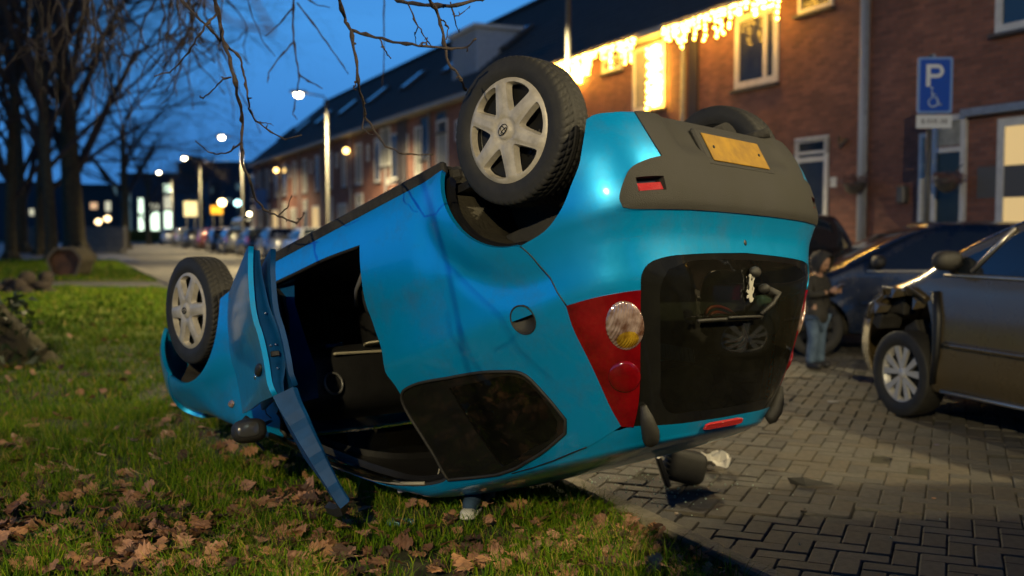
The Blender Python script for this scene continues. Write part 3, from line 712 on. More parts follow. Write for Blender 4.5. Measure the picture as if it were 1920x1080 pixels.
# ------------------------------------------------------------------ materials
M={}
def car_paint(name,base,metal=.35,rough=.34,flake=.35,dirt=(.09,.08,.065),dirt_amt=.25):
    m=bpy.data.materials.new(name); m.use_nodes=True; n=m.node_tree.nodes; l=m.node_tree.links; p=n['Principled BSDF']
    p.inputs['Metallic'].default_value=metal; p.inputs['Coat Weight'].default_value=.8; p.inputs['Coat Roughness'].default_value=.10
    tcn=n.new('ShaderNodeTexCoord')
    t=n.new('ShaderNodeTexNoise'); t.inputs['Scale'].default_value=3.5; t.inputs['Detail'].default_value=9; t.inputs['Roughness'].default_value=.7; l.new(tcn.outputs['Object'],t.inputs[0])
    r=n.new('ShaderNodeMapRange'); r.inputs[1].default_value=.5; r.inputs[2].default_value=.78; r.inputs[3].default_value=0; r.inputs[4].default_value=dirt_amt; l.new(t.outputs['Fac'],r.inputs[0])
    mx=n.new('ShaderNodeMix'); mx.data_type='RGBA'; mx.inputs[6].default_value=(*base,1); mx.inputs[7].default_value=(*dirt,1); l.new(r.outputs[0],mx.inputs[0]); l.new(mx.outputs[2],p.inputs['Base Color'])
    mr=n.new('ShaderNodeMapRange'); mr.inputs[1].default_value=.3; mr.inputs[2].default_value=.75; mr.inputs[3].default_value=rough-.05; mr.inputs[4].default_value=rough+.15; l.new(t.outputs['Fac'],mr.inputs[0]); l.new(mr.outputs[0],p.inputs['Roughness'])
    f=n.new('ShaderNodeTexVoronoi'); f.inputs['Scale'].default_value=900; l.new(tcn.outputs['Object'],f.inputs[0])
    b=n.new('ShaderNodeBump'); b.inputs['Strength'].default_value=flake*.25; b.inputs['Distance'].default_value=.0006; l.new(f.outputs['Distance'],b.inputs['Height'])
    # long thin scuffs
    mpg=n.new('ShaderNodeMapping'); mpg.inputs['Scale'].default_value=(1.2,1.2,34); mpg.inputs['Rotation'].default_value=(0,.5,0); l.new(tcn.outputs['Object'],mpg.inputs[0])
    ts=n.new('ShaderNodeTexNoise'); ts.inputs['Scale'].default_value=2.2; ts.inputs['Detail'].default_value=8; ts.inputs['Roughness'].default_value=.75; l.new(mpg.outputs[0],ts.inputs[0])
    r3=n.new('ShaderNodeMapRange'); r3.inputs[1].default_value=.66; r3.inputs[2].default_value=.74; r3.inputs[4].default_value=.55*(1 if dirt_amt>.3 else .4); l.new(ts.outputs['Fac'],r3.inputs[0])
    mx2=n.new('ShaderNodeMix'); mx2.data_type='RGBA'; mx2.inputs[7].default_value=(.10,.12,.12,1); l.new(r3.outputs[0],mx2.inputs[0]); l.new(mx.outputs[2],mx2.inputs[6]); l.new(mx2.outputs[2],p.inputs['Base Color'])
    # faint long waves of sheet metal
    t2=n.new('ShaderNodeTexNoise'); t2.inputs['Scale'].default_value=2.3; t2.inputs['Detail'].default_value=1; l.new(tcn.outputs['Object'],t2.inputs[0])
    b2=n.new('ShaderNodeBump'); b2.inputs['Strength'].default_value=.25; b2.inputs['Distance'].default_value=.02; l.new(t2.outputs['Fac'],b2.inputs['Height']); l.new(b.outputs[0],b2.inputs['Normal'])
    l.new(b2.outputs[0],p.inputs['Normal'])
    return m
M['blue']=car_paint('blue_metallic_paint',(.0,.37,.80),metal=.5,rough=.36,dirt_amt=.45)
M['blue_in_shade']=mat('shaded_inner_blue_paint',(.0,.06,.20),.45,0,noise_amt=.4)  # inner blue paint, darkened to carry shade on door edge, frame and post
M['blackp']=mat('black_textured_plastic',(.018,.017,.016),.55,bump=.25,bump_scale=400,noise_scale=6,col2=(.03,.028,.023))
M['greyp']=mat('dusty_grey_plastic',(.029,.027,.020),.7,bump=.3,bump_scale=300,col2=(.035,.033,.03),noise_scale=5)
M['glossk']=mat('gloss_black',(.007,.007,.007),.10,coat=.4,noise_scale=5,col2=(.012,.012,.010))
M['rubber']=mat('tyre_rubber',(.015,.0145,.013),.7,noise_scale=12,col2=(.027,.025,.020),bump=.1,bump_scale=80)
M['hub']=mat('scuffed_silver_hubcap',(.55,.50,.41),.42,.1,noise_scale=16,col2=(.36,.32,.25),rough_var=.12,bump=.05,bump_scale=120)
M['steel']=mat('dark_steel_rim',(.03,.03,.03),.5,.6,noise_amt=.4)
M['under']=mat('dirty_underbody',(.035,.032,.027),.85,noise_scale=7,col2=(.012,.011,.01),bump=.5,bump_scale=30)
M['liner']=mat('wheel_arch_liner',(.05,.044,.03),.55,noise_scale=5,col2=(.02,.018,.014),bump=.3,bump_scale=40)
M['dark']=mat('dark_cabin_plastic',(.012,.012,.013),.5,noise_amt=.4,bump=.1)
M['cloth']=mat('grey_seat_cloth',(.028,.027,.024),.9,bump=.2,bump_scale=250,noise_amt=.5)
M['cloth2']=mat('beige_seat_panel',(.17,.155,.12),.9,bump=.2,bump_scale=250,noise_amt=.3)
M['chrome']=mat('chrome',(.7,.7,.7),.15,1)
M['red']=mat('red_lamp_plastic',(.26,.004,.006),.10,0,coat=1,noise_scale=5,col2=(.09,.001,.003),bump=.12,bump_scale=45)
def ribbed(name,a,b):
    m=mat(name,a,.15,.5,coat=1); n=m.node_tree.nodes; l=m.node_tree.links; p=n['Principled BSDF']; tcn=n.new('ShaderNodeTexCoord')
    w=n.new('ShaderNodeTexWave'); w.inputs['Scale'].default_value=42; w.inputs['Distortion'].default_value=1.5; w.bands_direction='Y'; l.new(tcn.outputs['Object'],w.inputs[0])
    t=n.new('ShaderNodeTexNoise'); t.inputs['Scale'].default_value=22; l.new(tcn.outputs['Object'],t.inputs[0])
    r=n.new('ShaderNodeValToRGB'); r.color_ramp.elements[0].position=.35; r.color_ramp.elements[0].color=(*b,1); r.color_ramp.elements[1].position=.6; r.color_ramp.elements[1].color=(*a,1); l.new(t.outputs['Fac'],r.inputs[0]); l.new(r.outputs[0],p.inputs['Base Color'])
    bp=n.new('ShaderNodeBump'); bp.inputs['Strength'].default_value=.6; bp.inputs['Distance'].default_value=.004; l.new(w.outputs['Fac'],bp.inputs['Height']); l.new(bp.outputs[0],p.inputs['Normal']); return m
M['redr']=mat('red_reflector',(.45,.02,.02),.2,coat=1,bump=.5,bump_scale=200)
M['lens']=mat('clear_ribbed_lens',(.66,.52,.46),.16,.45,coat=1,bump=.06,bump_scale=60,noise_scale=9,col2=(.34,.16,.05))
M['lens']=ribbed('clear_ribbed_lens',(.70,.52,.46),(.22,.10,.06))
M['amber']=ribbed('amber_ribbed_lens',(.75,.45,.03),(.25,.12,.01))
M['glass']=glass('dusty_window_glass',(.36,.40,.32),dust=.013)
M['cglass']=glass('clear_window_glass',(.55,.6,.6))
M['yellow']=mat('yellow_plate',(.42,.23,.012),.6,col2=(.26,.14,.015),noise_scale=14)
M['white']=mat('white_paint',(.75,.73,.68),.5,noise_amt=.15)
M['paper']=mat('white_paper',(.8,.76,.68),.8,noise_amt=.1)
M['orange']=mat('red_cable',(.5,.06,.02),.4)
M['amber0']=mat('amber_glass',(.62,.36,.03),.2,.2,coat=1,noise_scale=30,col2=(.3,.15,.02))

# ------------------------------------------------------------------ the overturned hatchback
CAR=Matrix(((-0.70577,0.67763,0.20665,0.4651),(0.63306,0.73418,-0.24536,4.4911),(-0.31798,-0.04235,-0.94715,1.9035),(0,0,0,1)))
car=thing('overturned_hatchback','bright blue small hatchback lying upside down with its right door hanging open','car',matrix=CAR)
ROWS=[(.20,.745,-.37,2.86),(.27,.785,-.42,2.90),(.36,.805,-.455,2.95),(.46,.815,-.475,2.96),(.56,.818,-.48,2.95),(.63,.813,-.472,2.92),
 (.68,.803,-.44,2.88),(.74,.796,-.408,2.78),(.80,.792,-.398,2.60),(.87,.790,-.392,2.36),(.95,.768,-.365,2.12),(1.05,.725,-.325,1.93),(1.18,.668,-.265,1.72),(1.30,.612,-.19,1.50),(1.38,.575,-.13,1.33),(1.425,.545,-.09,1.22)]
def nrf(z):
    t=min(1,max(0,(z-.66)/.3)); t=t*t*(3-2*t); return 5.6-1.2*t
SH=Shell(ROWS,.45,1.95,nrf,4.4,1.492,.75,(0,2.34),.35)
S=SH.side
gap=[(.717,5.55),(.687,6.59),(.657,7.92),(.647,8.77),(.632,9.48)]
tail_outer=[(.632,9.48),(.627,10.57),(.607,11.62),(.582,12.61),(.547,13.56)]
tail_bottom=[(.632,9.48),(.572,9.48),(.507,9.53),(.457,9.58)]
glass_left=[(.457,9.58),(.452,8.96),(.432,8.49),(.392,8.25),(.302,8.11),(.046,7.92)]
tail_inner=[(.457,9.58),(.467,10.67),(.482,11.76),(.492,12.76),(.507,13.7)]
glass_bot=[(.507,13.7),(.437,13.89),(.302,14.08),(.101,14.13),(0,14.15)]
ins=[(.372,3.08),(.427,3.27),(.462,3.51),(.482,3.94),(.497,4.65),(.492,5.17),(.472,5.36),(.397,5.55),(.292,5.55),(.116,5.5)]
ins_low=[(.392,1.1),(.392,1.61),(.382,2.61),(.372,3.08)]
qwin=[(1.318,10.57),(1.093,10.67),(.902,11.0),(.817,11.33),(.777,11.95),(.732,12.8),(.747,13.28),(.872,13.85),(1.1,14.55),(1.26,14.72),(1.30,14.75)]
qwin+= [S(.895,1.39),S(.90,1.2),S(.90,1.03)]
qg=[(1.14,11.0),(1.003,11.1),(.867,11.24),(.827,11.47),(.792,12.0),(.765,12.8),(.785,13.18),(.917,13.56),(1.10,14.05),(1.20,14.2),(1.205,14.0)]
seam=[(.547,13.7),(.677,14.27),(.85,14.75),(.988,14.95),(1.2,15),(1.834,15)]
RA=(-.01,.29,.365); FA=(2.33,.28,.345)
door_open=[S(1.60,.335),S(1.40,.34),S(1.15,.345),S(.90,.366),S(.908,.43),S(.915,.5),S(.92,.6),S(.915,.72),S(.905,.85),S(.90,.97),S(.898,1.1),S(.895,1.25),S(.893,1.37),
  S(.93,1.395),S(1.05,1.395),S(1.2,1.37),S(1.35,1.33),S(1.52,1.255),S(1.67,1.165),S(1.76,1.09),S(1.765,.99),S(1.70,.90),S(1.60,.80),S(1.55,.65),S(1.535,.5),S(1.55,.40)]
quarter=[S(.356,.235)]+arch_pts(SH,*RA,0,82,14)+gap[1:]+tail_outer[1:]+seam[1:]+[S(1.22,1.425),S(1.32,1.385),S(1.5,1.30),S(1.70,1.185),S(1.86,1.08),S(1.90,1.0),S(1.775,.945),S(1.775,.8),S(1.775,.6),S(1.775,.4),S(1.775,.235),S(1.2,.235),S(.8,.235)]
def dent(p,u,v):
    # creased metal ahead of the rear wheel arch and a shallow door pull
    x,z=p.x,p.z
    d=math.exp(-((x-.50)/.055)**2)*math.exp(-((z-.48)/.16)**2); p.y+= .012*d if p.y<0 else -.012*d
    d=math.exp(-((x-.40)/.04)**2)*math.exp(-((z-.42)/.12)**2); p.y-= .008*d if p.y<0 else -.008*d
    # recess band that sweeps round the arch to the tail
    r=math.hypot(x-.0,z-.29); w=.016*math.exp(-((r-.50)/.055)**2)*max(0,min(1,(z-.4)/.2)); p.y+= w if p.y<0 else -w
    return p
FH=[S(.118+.055*math.cos(a),.905+.055*math.sin(a)) for a in np.linspace(0,2*PI,17)[:-1]]
for left in (False,True):
    h=[door_open,qwin]+([FH] if not left else [])
    panel('quarter_panel',SH,quarter,h,M['blue'],car,.02,left=left,fn=dent,step=.028)
    panel('inner_trim',SH,quarter,h,M['dark'],car,.03,off=-.045,left=left,step=.08)
    fend=[S(1.785,.235),S(1.785,.5),S(1.785,.8),S(1.785,.935),(2.15,9.85),(2.33,9.3),(2.47,8.5),(2.53,7.5)]+arch_pts(SH,*FA,50,178,14)
    def crush(p,u,v):
        k=max(0,(p.x-2.05))*max(0,p.z-.62); s=1 if p.y<0 else -1
        p.y+=s*k*.5+ s*.006*math.sin(p.x*21+p.z*9)*min(1,k*20); p.z-=k*.25; return p
    panel('front_fender',SH,fend,[],M['blue'],car,.02,left=left,fn=crush,step=.03)
    # quarter window: black frame and glass
    if not left:
        panel('window_frame',SH,[(u,v) for u,v in qwin],[qg],M['glossk'],car,.012,off=.002,step=.03)
        panel('quarter_window',SH,qg,[],M['glass'],car,0,off=-.002,step=.05)
        tb=MB(); loop=smooth_poly(qwin,.03); pts=[SH.P(p.x/SU,p.y/SV,.004) for p in loop]; tb.tube(pts+[pts[0]],.0065,n=6,cap=False); tb.build('window_seal',M['blackp'],car)
        # inner pillar strips seen through the glass
        pb=MB(); pb.tube([SH.P(*S(.86-.18*t,1.0+.37*t),-.05) for t in np.linspace(0,1,8)],.011,n=6); pb.build('pillar_trim',mat('pale_trim',(.22,.25,.19),.5),car)
    else:
        panel('quarter_window',SH,qwin,[],M['glass'],car,.008,left=True,step=.05)
        panel('left_door',SH,[p for p in door_open if p[1]<10.6]+[S(1.76,.99),S(.90,.97)][:0],[],M['blue'],car,.02,left=True,step=.06)
        panel('left_door_window',SH,[S(.905,.96),S(.9,1.37),S(1.2,1.36),S(1.52,1.24),S(1.74,1.08),S(1.74,.97)],[],M['glass'],car,.006,left=True,step=.08)
bumper=[(.717,5.55),(.657,5.22),(.612,4.41),(.582,3.6),(.557,2.99),(.542,2.42),(.527,1.85),(.512,1.25),(.497,1.12),(.452,1.10)]+ins_low+ins[1:]+[(0,5.5),(0,7.9)]+glass_left[::-1]+tail_bottom[::-1][1:]+gap[::-1][1:-1]
panel('rear_bumper',SH,bumper,[],M['blue'],car,.02,both=True,step=.026)
insert=[(0,1.1)]+ins_low+ins[1:]+[(0,5.5)]
fog=[(.455,3.84),(.385,3.84),(.385,4.48),(.455,4.48)]
platehole=[(0,1.75),(.335,1.75),(.345,3.5),(0,3.5)]
def grime(p,u,v):
    k=1/(1+math.exp((p.z-.425)/.010))*1/(1+math.exp((abs(p.y)-.40)/.012)); p.x+=.022*k; return p
bi=panel('bumper_insert',SH,insert,[fog],M['greyp'],car,.025,off=.004,both=True,step=.018,lip=.03,fn=grime)
for sgn in (1,-1):
    c=SH.P(.42,4.16,-.030); fb=MB(); a=SH.P(.458,3.8,-.022);b=SH.P(.383,3.8,-.022);d=SH.P(.383,4.5,-.022);e_=SH.P(.458,4.5,-.022)
    q=[Vector((p.x,p.y*sgn,p.z)) for p in (a,b,d,e_)]; fb.add(q,[(0,1,2,3)]); fo=fb.build('lamp_recess',M['glossk'],car)
    rb=MB(); q=[SH.P(.455,4.06,-.014),SH.P(.392,4.06,-.014),SH.P(.394,4.46,-.002),SH.P(.452,4.46,-.002)]; q2=[p+Vector((-.006,0,0)) for p in q]; q=[Vector((p.x,p.y*sgn,p.z)) for p in q]; q2=[Vector((p.x,p.y*sgn,p.z)) for p in q2]
    rb.add(q+q2,[(0,1,2,3),(4,5,6,7),(0,1,5,4),(1,2,6,5),(2,3,7,6),(3,0,4,7)]); rb.build('fog_light',M['redr'],car)
# number plate on a moulded black plinth
pl=MB(); Rp=Matrix.Rotation(R(0),3,'Y'); pc=Vector(SH.P(0,2.45)); pn=SH.N(0,2.45); ang=math.atan2(pn.z,-pn.x)
Rp=Matrix.Rotation(ang,3,'Y')
pl.box(pc+Vector((.018,0,0))+pn*.006,(.022,.50,.17),bev=.008,rot=Rp); plinth=pl.build('plate_plinth',M['blackp'],car)
pl=MB(); pl.box(pc+Vector((.018,0,0))+pn*.020,(.005,.42,.125),bev=.002,rot=Rp); pl.build('number_plate',M['yellow'],plinth)
pl=MB(); 
for k in range(2): pl=MB(); pl.blob(pc+Vector((.018,0,0))+pn*.024+Rp@Vector((0,(-.17,.17)[k],0)),(.004,.007,.007),n=8); pl.build('plate_bolt',M['blackp'],plinth)
# tail lights
tl=tail_outer+[(.515,13.68)]+tail_inner[::-1]+tail_bottom[::-1][1:-1]
tl=tail_outer+tail_inner[::-1]+tail_bottom[::-1][1:-1]
for left in (False,True):
    t_=panel('tail_light',SH,tl,[],M['red'],car,.02,off=.004,left=left,step=.03)
    for (u,v,rr,mm,nm) in ((.507,10.72,(.068,.092),M['lens'],'reversing_lamp'),(.528,12.05,(.058,.062),M['red'],'rear_lamp')):
        lb=MB(); c=Vector(SH.P(u,v,.002)); nn=SH.N(u,v); tz=Vector(SH.P(u,v+.3))-Vector(SH.P(u,v-.3)); tz.normalize(); ty=nn.cross(tz)
        rot=Matrix((ty,nn,tz)).transposed(); lb.blob(c,(rr[0],.017,rr[1]),rot=rot,n=28)
        if left: lb.v=[(x,-y,z) for x,y,z in lb.v]; lb.f=[f[::-1] for f in lb.f]
        lb.build(nm,mm,t_)
        if nm=='reversing_lamp':
            lb=MB(); lb.blob(c+tz*.040-ty*.006*(0),(rr[0]*.72,.0195,rr[1]*.50),rot=rot,n=20)
            if left: lb.v=[(x,-y,z) for x,y,z in lb.v]; lb.f=[f[::-1] for f in lb.f]
            lb.build('indicator_lens',M['amber'],t_)
# rear window: printed black border and glass
gh=[(0,8.32),(.20,8.36),(.30,8.50),(.375,8.85),(.400,9.5),(.41,10.6),(.42,11.8),(.42,12.8),(.385,13.35),(.25,13.55),(0,13.6)]
gout=[(0,7.9)]+glass_left[::-1]+tail_inner[1:]+glass_bot[1:]
panel('rear_window_border',SH,gout+[(0,13.62)]+gh[::-1][1:-1]+[(0,8.32)],[],M['glossk'],car,.01,off=-.004,both=True,step=.03)
rw=panel('rear_window',SH,gh,[],M['glass'],car,0,off=-.004,both=True,step=.05)
# raised lip of the opening above the glass
# hatch handle, key hole, emblem
hb=MB(); c=Vector(SH.P(0,9.0,.012)); hb.blob(c+Vector((0,.02,0)),(.018,.034,.022),n=16); hb.build('hatch_button',M['blackp'],car)
hb=MB(); c=Vector(SH.P(0,7.2,-.001)); hb.blob(c,(.004,.011,.014),n=14); hb.build('lock_hole',M['dark'],car)
# rampant beast emblem as a flat chrome cut-out
lion=[(-.012,-.048),(-.002,-.044),(.0,-.034),(-.006,-.030),(.0,-.02),(.010,-.03),(.006,-.046),(.018,-.048),(.022,-.040),(.016,-.036),(.016,-.018),(.010,-.002),(.014,.008),(.026,.004),(.03,.012),(.018,.018),(.012,.020),(.024,.026),(.024,.034),(.010,.030),(.008,.038),(.0,.048),(-.012,.044),(-.018,.034),(-.010,.030),(-.006,.022),(-.014,.014),(-.018,.0),(-.012,-.006),(-.010,.006),(-.002,.014),(-.002,.002),(-.008,-.012),(-.010,-.026),(-.016,-.032),(-.02,-.044)]
c=Vector(SH.P(0,9.75,.004)); nn=SH.N(0,9.75); tz=(Vector(SH.P(0,10.1))-Vector(SH.P(0,9.4))).normalized(); ty=Vector((0,1,0))
eb=MB(); n_=len(lion); vv=[c+nn*.002+ty*(-a*1.15)+tz*(b*1.15) for a,b in lion]+[c+nn*.006+ty*(-a*1.15)+tz*(b*1.15) for a,b in lion]
tris=geometry.tessellate_polygon([[Vector((a,b,0)) for a,b in lion]])
eb.add(vv,[tuple(i+n_ for i in t) for t in tris]+[tuple(t) for t in tris]+[(i,(i+1)%n_,n_+(i+1)%n_,n_+i) for i in range(n_)]); eb.build('maker_emblem',mat('emblem_silver',(.60,.58,.50),.35,.2),car)
# rear wiper
wb=MB(); wb.blob(SH.P(-.06,9.75,.022),(.025,.022,.02),n=14); wb.tube([SH.P(-.08,9.8,.028),SH.P(-.125,9.95,.04),SH.P(-.10,10.35,.04),SH.P(-.04,10.72,.034)],[.016,.017,.010,.008],n=8); wi=wb.build('wiper_arm',M['blackp'],car)
wb=MB(); wb.tube([SH.P(u,10.86,.022-.0*u) for u in np.linspace(-.06,.30,9)],.007,n=6); wb.tube([SH.P(u,10.80,.032) for u in np.linspace(-.05,.16,6)],.006,n=6); wb.build('wiper_blade',M['blackp'],wi)
# roof with rounded trailing lip
def roof_start(a):
    xs=[0,.101,.302,.437,.507,.547,.677,.85,.988,1.2,3]; ys=[14.16,14.14,14.09,13.9,13.71,13.72,14.29,14.77,14.97,15,15]
    return float(np.interp(a,xs,ys))
cap_grid('roof',SH,lambda a:roof_start(a)-.35*min(1,max(0,(a-.56)/.05)),M['blue'],car,nu=260,nv=26,off=-.004)
panelw=[(2.12,10.4),(2.5,10.6),(3,10.7),(3,14.8),(2.5,14.75),(2.12,14.6)]
panel('windscreen',SH,panelw,[],M['glass'],car,0,both=True,step=.09)
hood=[(2.18,9.95),(2.36,9.4),(2.49,8.6),(2.54,7.6),(2.7,7.4),(3,7.4),(3,10.6),(2.5,10.5),(2.12,10.3)]
def crush_h(p,u,v):
    k=max(0,(p.x-2.05)); p.z-=.10*k+.012*math.sin(p.x*17+p.y*6)*min(1,k*4); p.y*=1-.12*k; return p
panel('bonnet',SH,hood,[],M['blue'],car,.012,both=True,step=.045,fn=crush_h)
fb_=[(2.56,7.5)]+arch_pts(SH,*FA,47,-4,8)+[(2.6,.6),(3,.6),(3,7.3),(2.7,7.3)]
panel('front_bumper',SH,fb_,[],M['blue'],car,.02,both=True,step=.035)
for left in (False,True):
    hl=[(2.50,8.3),(2.60,7.55),(2.72,7.45),(2.74,8.2),(2.62,8.9),(2.53,8.9)]
    panel('headlight',SH,hl,[],M['cglass'],car,.02,off=.01,left=left,step=.05,fn=crush)
gb=MB(); gb.box((2.93,0,.50),(.05,.9,.14),bev=.02); gb.box((2.93,0,.34),(.05,1.0,.10),bev=.02); gb.build('grille',M['blackp'],car)
# third brake light
tb=MB(); pts=[SH.P(u,14.55,.004) for u in np.linspace(-.155,.155,9)]; bm_=[]
for i,p in enumerate(pts):
    nn=SH.N(0,14.55); tz=(Vector(SH.P(0,14.8))-Vector(SH.P(0,14.3))).normalized(); w=.017 if 0<i<8 else .011
    bm_+= [p-tz*w,p-tz*w*.7+nn*.007,p+tz*w*.7+nn*.007,p+tz*w]
tb.add(bm_,[(i*4+j,i*4+j+1,i*4+j+5,i*4+j+4) for i in range(8) for j in range(3)]+[(0,1,2,3),(32,33,34,35)],0,False); tb.build('brake_light',M['redr'],car)
# black corner fins at the top of the hatch
for sgn in (1,-1):
    fb=MB(); path=[SH.P(.478,12.95,.004),SH.P(.468,13.4,.012),SH.P(.455,13.95,.02),SH.P(.45,14.5,.018),SH.P(.45,14.8,.010)]
    fb.tube(path,[.012,.026,.033,.032,.024],n=10); fb.v=[(x,y*sgn,z) for x,y,z in fb.v]; fb.build('hatch_corner_cap',M['blackp'],car)
# fuel flap: round dished cup
ap_=MB()
for sg in (-1,1):
    P0=[(1.52,-.70,.30),(1.50,-.74,.45),(1.46,-.745,.62),(1.44,-.73,.78),(1.50,-.70,.90)]; V2=[]
    for (x_,y_,z_) in P0: V2+= [(x_,y_*-sg,z_),(x_+.10,(y_-.035)*-sg,z_),(x_+.22,(y_-.045)*-sg,z_)]
    ap_.add(V2,[(i*3+j,i*3+j+1,i*3+j+4,i*3+j+3) for i in range(4) for j in range(2)],0,True)
    ap_.build('door_post',M['blue_in_shade'],car); ap_=MB()
cx,cz=.118,.905; u0,v0=S(cx,cz); c=Vector(SH.P(u0,v0)); nn=SH.N(u0,v0); ty=Vector((1,0,0)); ty=(ty-nn*ty.dot(nn)).normalized(); tz=nn.cross(ty)
fb=MB(); rr=.054; k=40; V_=[];F_=[]
prof=[(rr+.003,.002),(rr,.004),(rr-.003,.001),(rr-.006,-.016),(.0,-.024)]
fm=[]
for i in range(k):
    a=2*PI*i/k
    for (r_,h_) in prof: V_.append(c+ty*(r_*math.cos(a))+tz*(r_*math.sin(a))+nn*h_)
for i in range(k):
    for j in range(4): F_.append((i*5+j,((i+1)%k)*5+j,((i+1)%k)*5+j+1,i*5+j+1))
fb.add(V_,F_,0,True); fl=fb.build('fuel_flap_cup',M['blackp'],car)
fb=MB(); half=[(rr*.93*math.cos(a),rr*.93*math.sin(a)) for a in np.linspace(R(188),R(352),18)]
fb.add([c+ty*a+tz*b+nn*.002 for a,b in half]+[c+ty*a+tz*b-nn*.008 for a,b in half],[tuple(range(18)),tuple(range(18,36))]+[(i,(i+1)%18,18+(i+1)%18,18+i) for i in range(18)]); fb.build('fuel_flap',M['blue'],fl)
# dark gaps between the panels
def seamline(pts,name='panel_gap',r=.0028,off=.0005):
    b=MB(); b.tube([SH.P(u,v,off) for u,v in pts],r,n=5); b.build(name,M['dark'],car)
def dens(c,k=6): 
    o=[]
    for i in range(len(c)-1): o+=[(c[i][0]*(1-t/k)+c[i+1][0]*t/k,c[i][1]*(1-t/k)+c[i+1][1]*t/k) for t in range(k)]
    return o+[c[-1]]
seamline(dens(gap)); seamline(dens(seam[1:5]),off=.0); seamline(dens([S(1.78,z) for z in (.24,.4,.6,.8,.93)]))
# side indicator lamp on the fender
ib=MB(); u0,v0=S(2.06,.80); c=Vector(SH.P(u0,v0,.004)); ib.blob(c,(.024,.012,.019),n=16); ind=ib.build('side_indicator',M['lens'],car)
# inner wheel arches, underbody, exhaust
for ax,rr in ((0,.375),(2.335,.365)):
    for sgn in (-1,1):
        wb=MB(); V_=[];F_=[]; n_=28; ys=[.80,.74,.60,.44]
        for i in range(n_+1):
            a=R(6+170*i/n_)
            for j,y in enumerate(ys):
                deg=6+170*i/n_; lim=(.80-.22*min(1,max(0,(deg-112)/35))) if ax==0 else (.80-.16*min(1,max(0,(60-deg)/30))); y=min(y,lim)
                r_=rr+(.0 if j else .012)+.008*math.sin(i*1.3+j); V_.append((ax+r_*math.cos(a),sgn*y,.285+r_*math.sin(a)))
        for i in range(n_):
            for j in range(3): F_.append((i*4+j,i*4+j+1,(i+1)*4+j+1,(i+1)*4+j))
        V_.append((ax,sgn*.44,.285)); q=len(V_)-1
        for i in range(n_): F_.append((i*4+3,(i+1)*4+3,q))
        wb.add(V_,F_,0,True); wb.build('wheel_arch_liner',M['liner'],car)
ub=MB(); ub.box((1.17,0,.235),(1.62,1.42,.07),bev=.02); ub.box((-.16,0,.36),(.30,1.0,.06),bev=.02); ub.box((2.65,0,.30),(.4,1.2,.06),bev=.02); ub.box((.1,0,.38),(.8,.86,.10),bev=.03); ub.box((2.2,0,.33),(1.0,.84,.12),bev=.03)
ub.box((1.05,-.752,.215),(1.36,.035,.055),bev=.01); ub.box((1.05,.752,.215),(1.36,.035,.055),bev=.01)
for k in range(9): ub.box((.42+.15*k,-.70,.205),(.05,.04,.02),bev=.005)
ub.build('underbody',M['under'],car)
ab=MB(); ab.tube([(0,-.62,.22),(0,.62,.22)],.035,n=10); ab.tube([(.0,-.5,.22),(.42,-.42,.24)],.03,n=8); ab.tube([(.0,.5,.22),(.42,.42,.24)],.03,n=8); ab.build('rear_axle',M['under'],car)
ab=MB(); ab.tube([(2.34,-.62,.24),(2.34,.62,.24)],.03,n=10); ab.tube([(2.34,-.55,.22),(2.1,-.4,.22)],.03,n=8); ab.tube([(2.34,.55,.22),(2.1,.4,.22)],.03,n=8); ab.build('front_axle',M['under'],car)
for sy in (-1,1):
    sb=MB(); sb.tube([(-.02,sy*.56,.24),(-.02,sy*.56,.5)],.028,n=10)
    for k in range(7): sb.lathe([(.27+.03*k,.045),(.275+.03*k,.055),(.28+.03*k,.045)],n=14,axis='z',o=(-.02,sy*.56,0))
    sb.build('spring',M['steel'],car)
eb=MB(); eb.tube([(-.30,.30,.245),(-.05,.30,.235)],.075,n=18); eb.tube([(-.05,.25,.235),(.6,.05,.20),(1.8,.0,.19)],.022,n=8); eb.tube([(-.42,.42,.25),(-.30,.36,.25)],.022,n=10); eb.build('exhaust',M['under'],car)
# wheels
tyre=tyre_mesh(m=M['rubber'])
def zdome(x,z):
    r=math.hypot(x,z); a=math.atan2(z,x); w=abs(math.sin(3*a)) # 0 on spoke axis
    s=r*abs(math.sin(((a+PI/6)%(PI/3))-PI/6))
    zz=.020-.30*r*r
    zz+= .005*math.exp(-(s/.019)**8)*min(1,max(0,(r-.045)/.02))*min(1,max(0,(.183-r)/.006)) if r>.04 else 0
    zz-= .006*math.exp(-((r-.042)/.006)**2); zz+=.006*max(0,1-(r/.036)**8)
    if r>.186: zz-=(r-.186)*.6
    return zz
holes=[]
for k in range(6):
    mid=R(30+60*k); P=[]
    for r_,a_ in ((.068,0),(.100,13),(.150,20.0),(.178,21.5),(.182,8),(.182,-8),(.178,-21.5),(.150,-20.0),(.100,-13)):
        P.append((r_*math.cos(mid+R(a_)),r_*math.sin(mid+R(a_))))
    holes.append(round_poly(P,3,.6))
cap_me=disc_cap(.197,holes,zdome,.01,M['hub'],'hub_cap',step=.0075,hole_depth=.026,hole_in=.84)
rb=MB(); rb.lathe([(-.062,.192),(-.05,.185),(-.03,.172),(.0,.168),(.05,.178),(.07,.19)],n=48); rb.lathe([(-.028,.005),(-.034,.05),(-.014,.10),(-.024,.14),(-.03,.17)],n=48)
for k in range(4): rb.blob((.055*math.cos(k*PI/2+.4),-.036,.055*math.sin(k*PI/2+.4)),(.011,.010,.011),n=8)
for k in range(8): rb.blob((.105*math.cos(k*PI/4),-.020,.105*math.sin(k*PI/4)),(.018,.004,.012),n=8)
rim_o=rb.build('rim',M['steel']); rim_me=rim_o.data; bpy.data.objects.remove(rim_o)
em=MB()
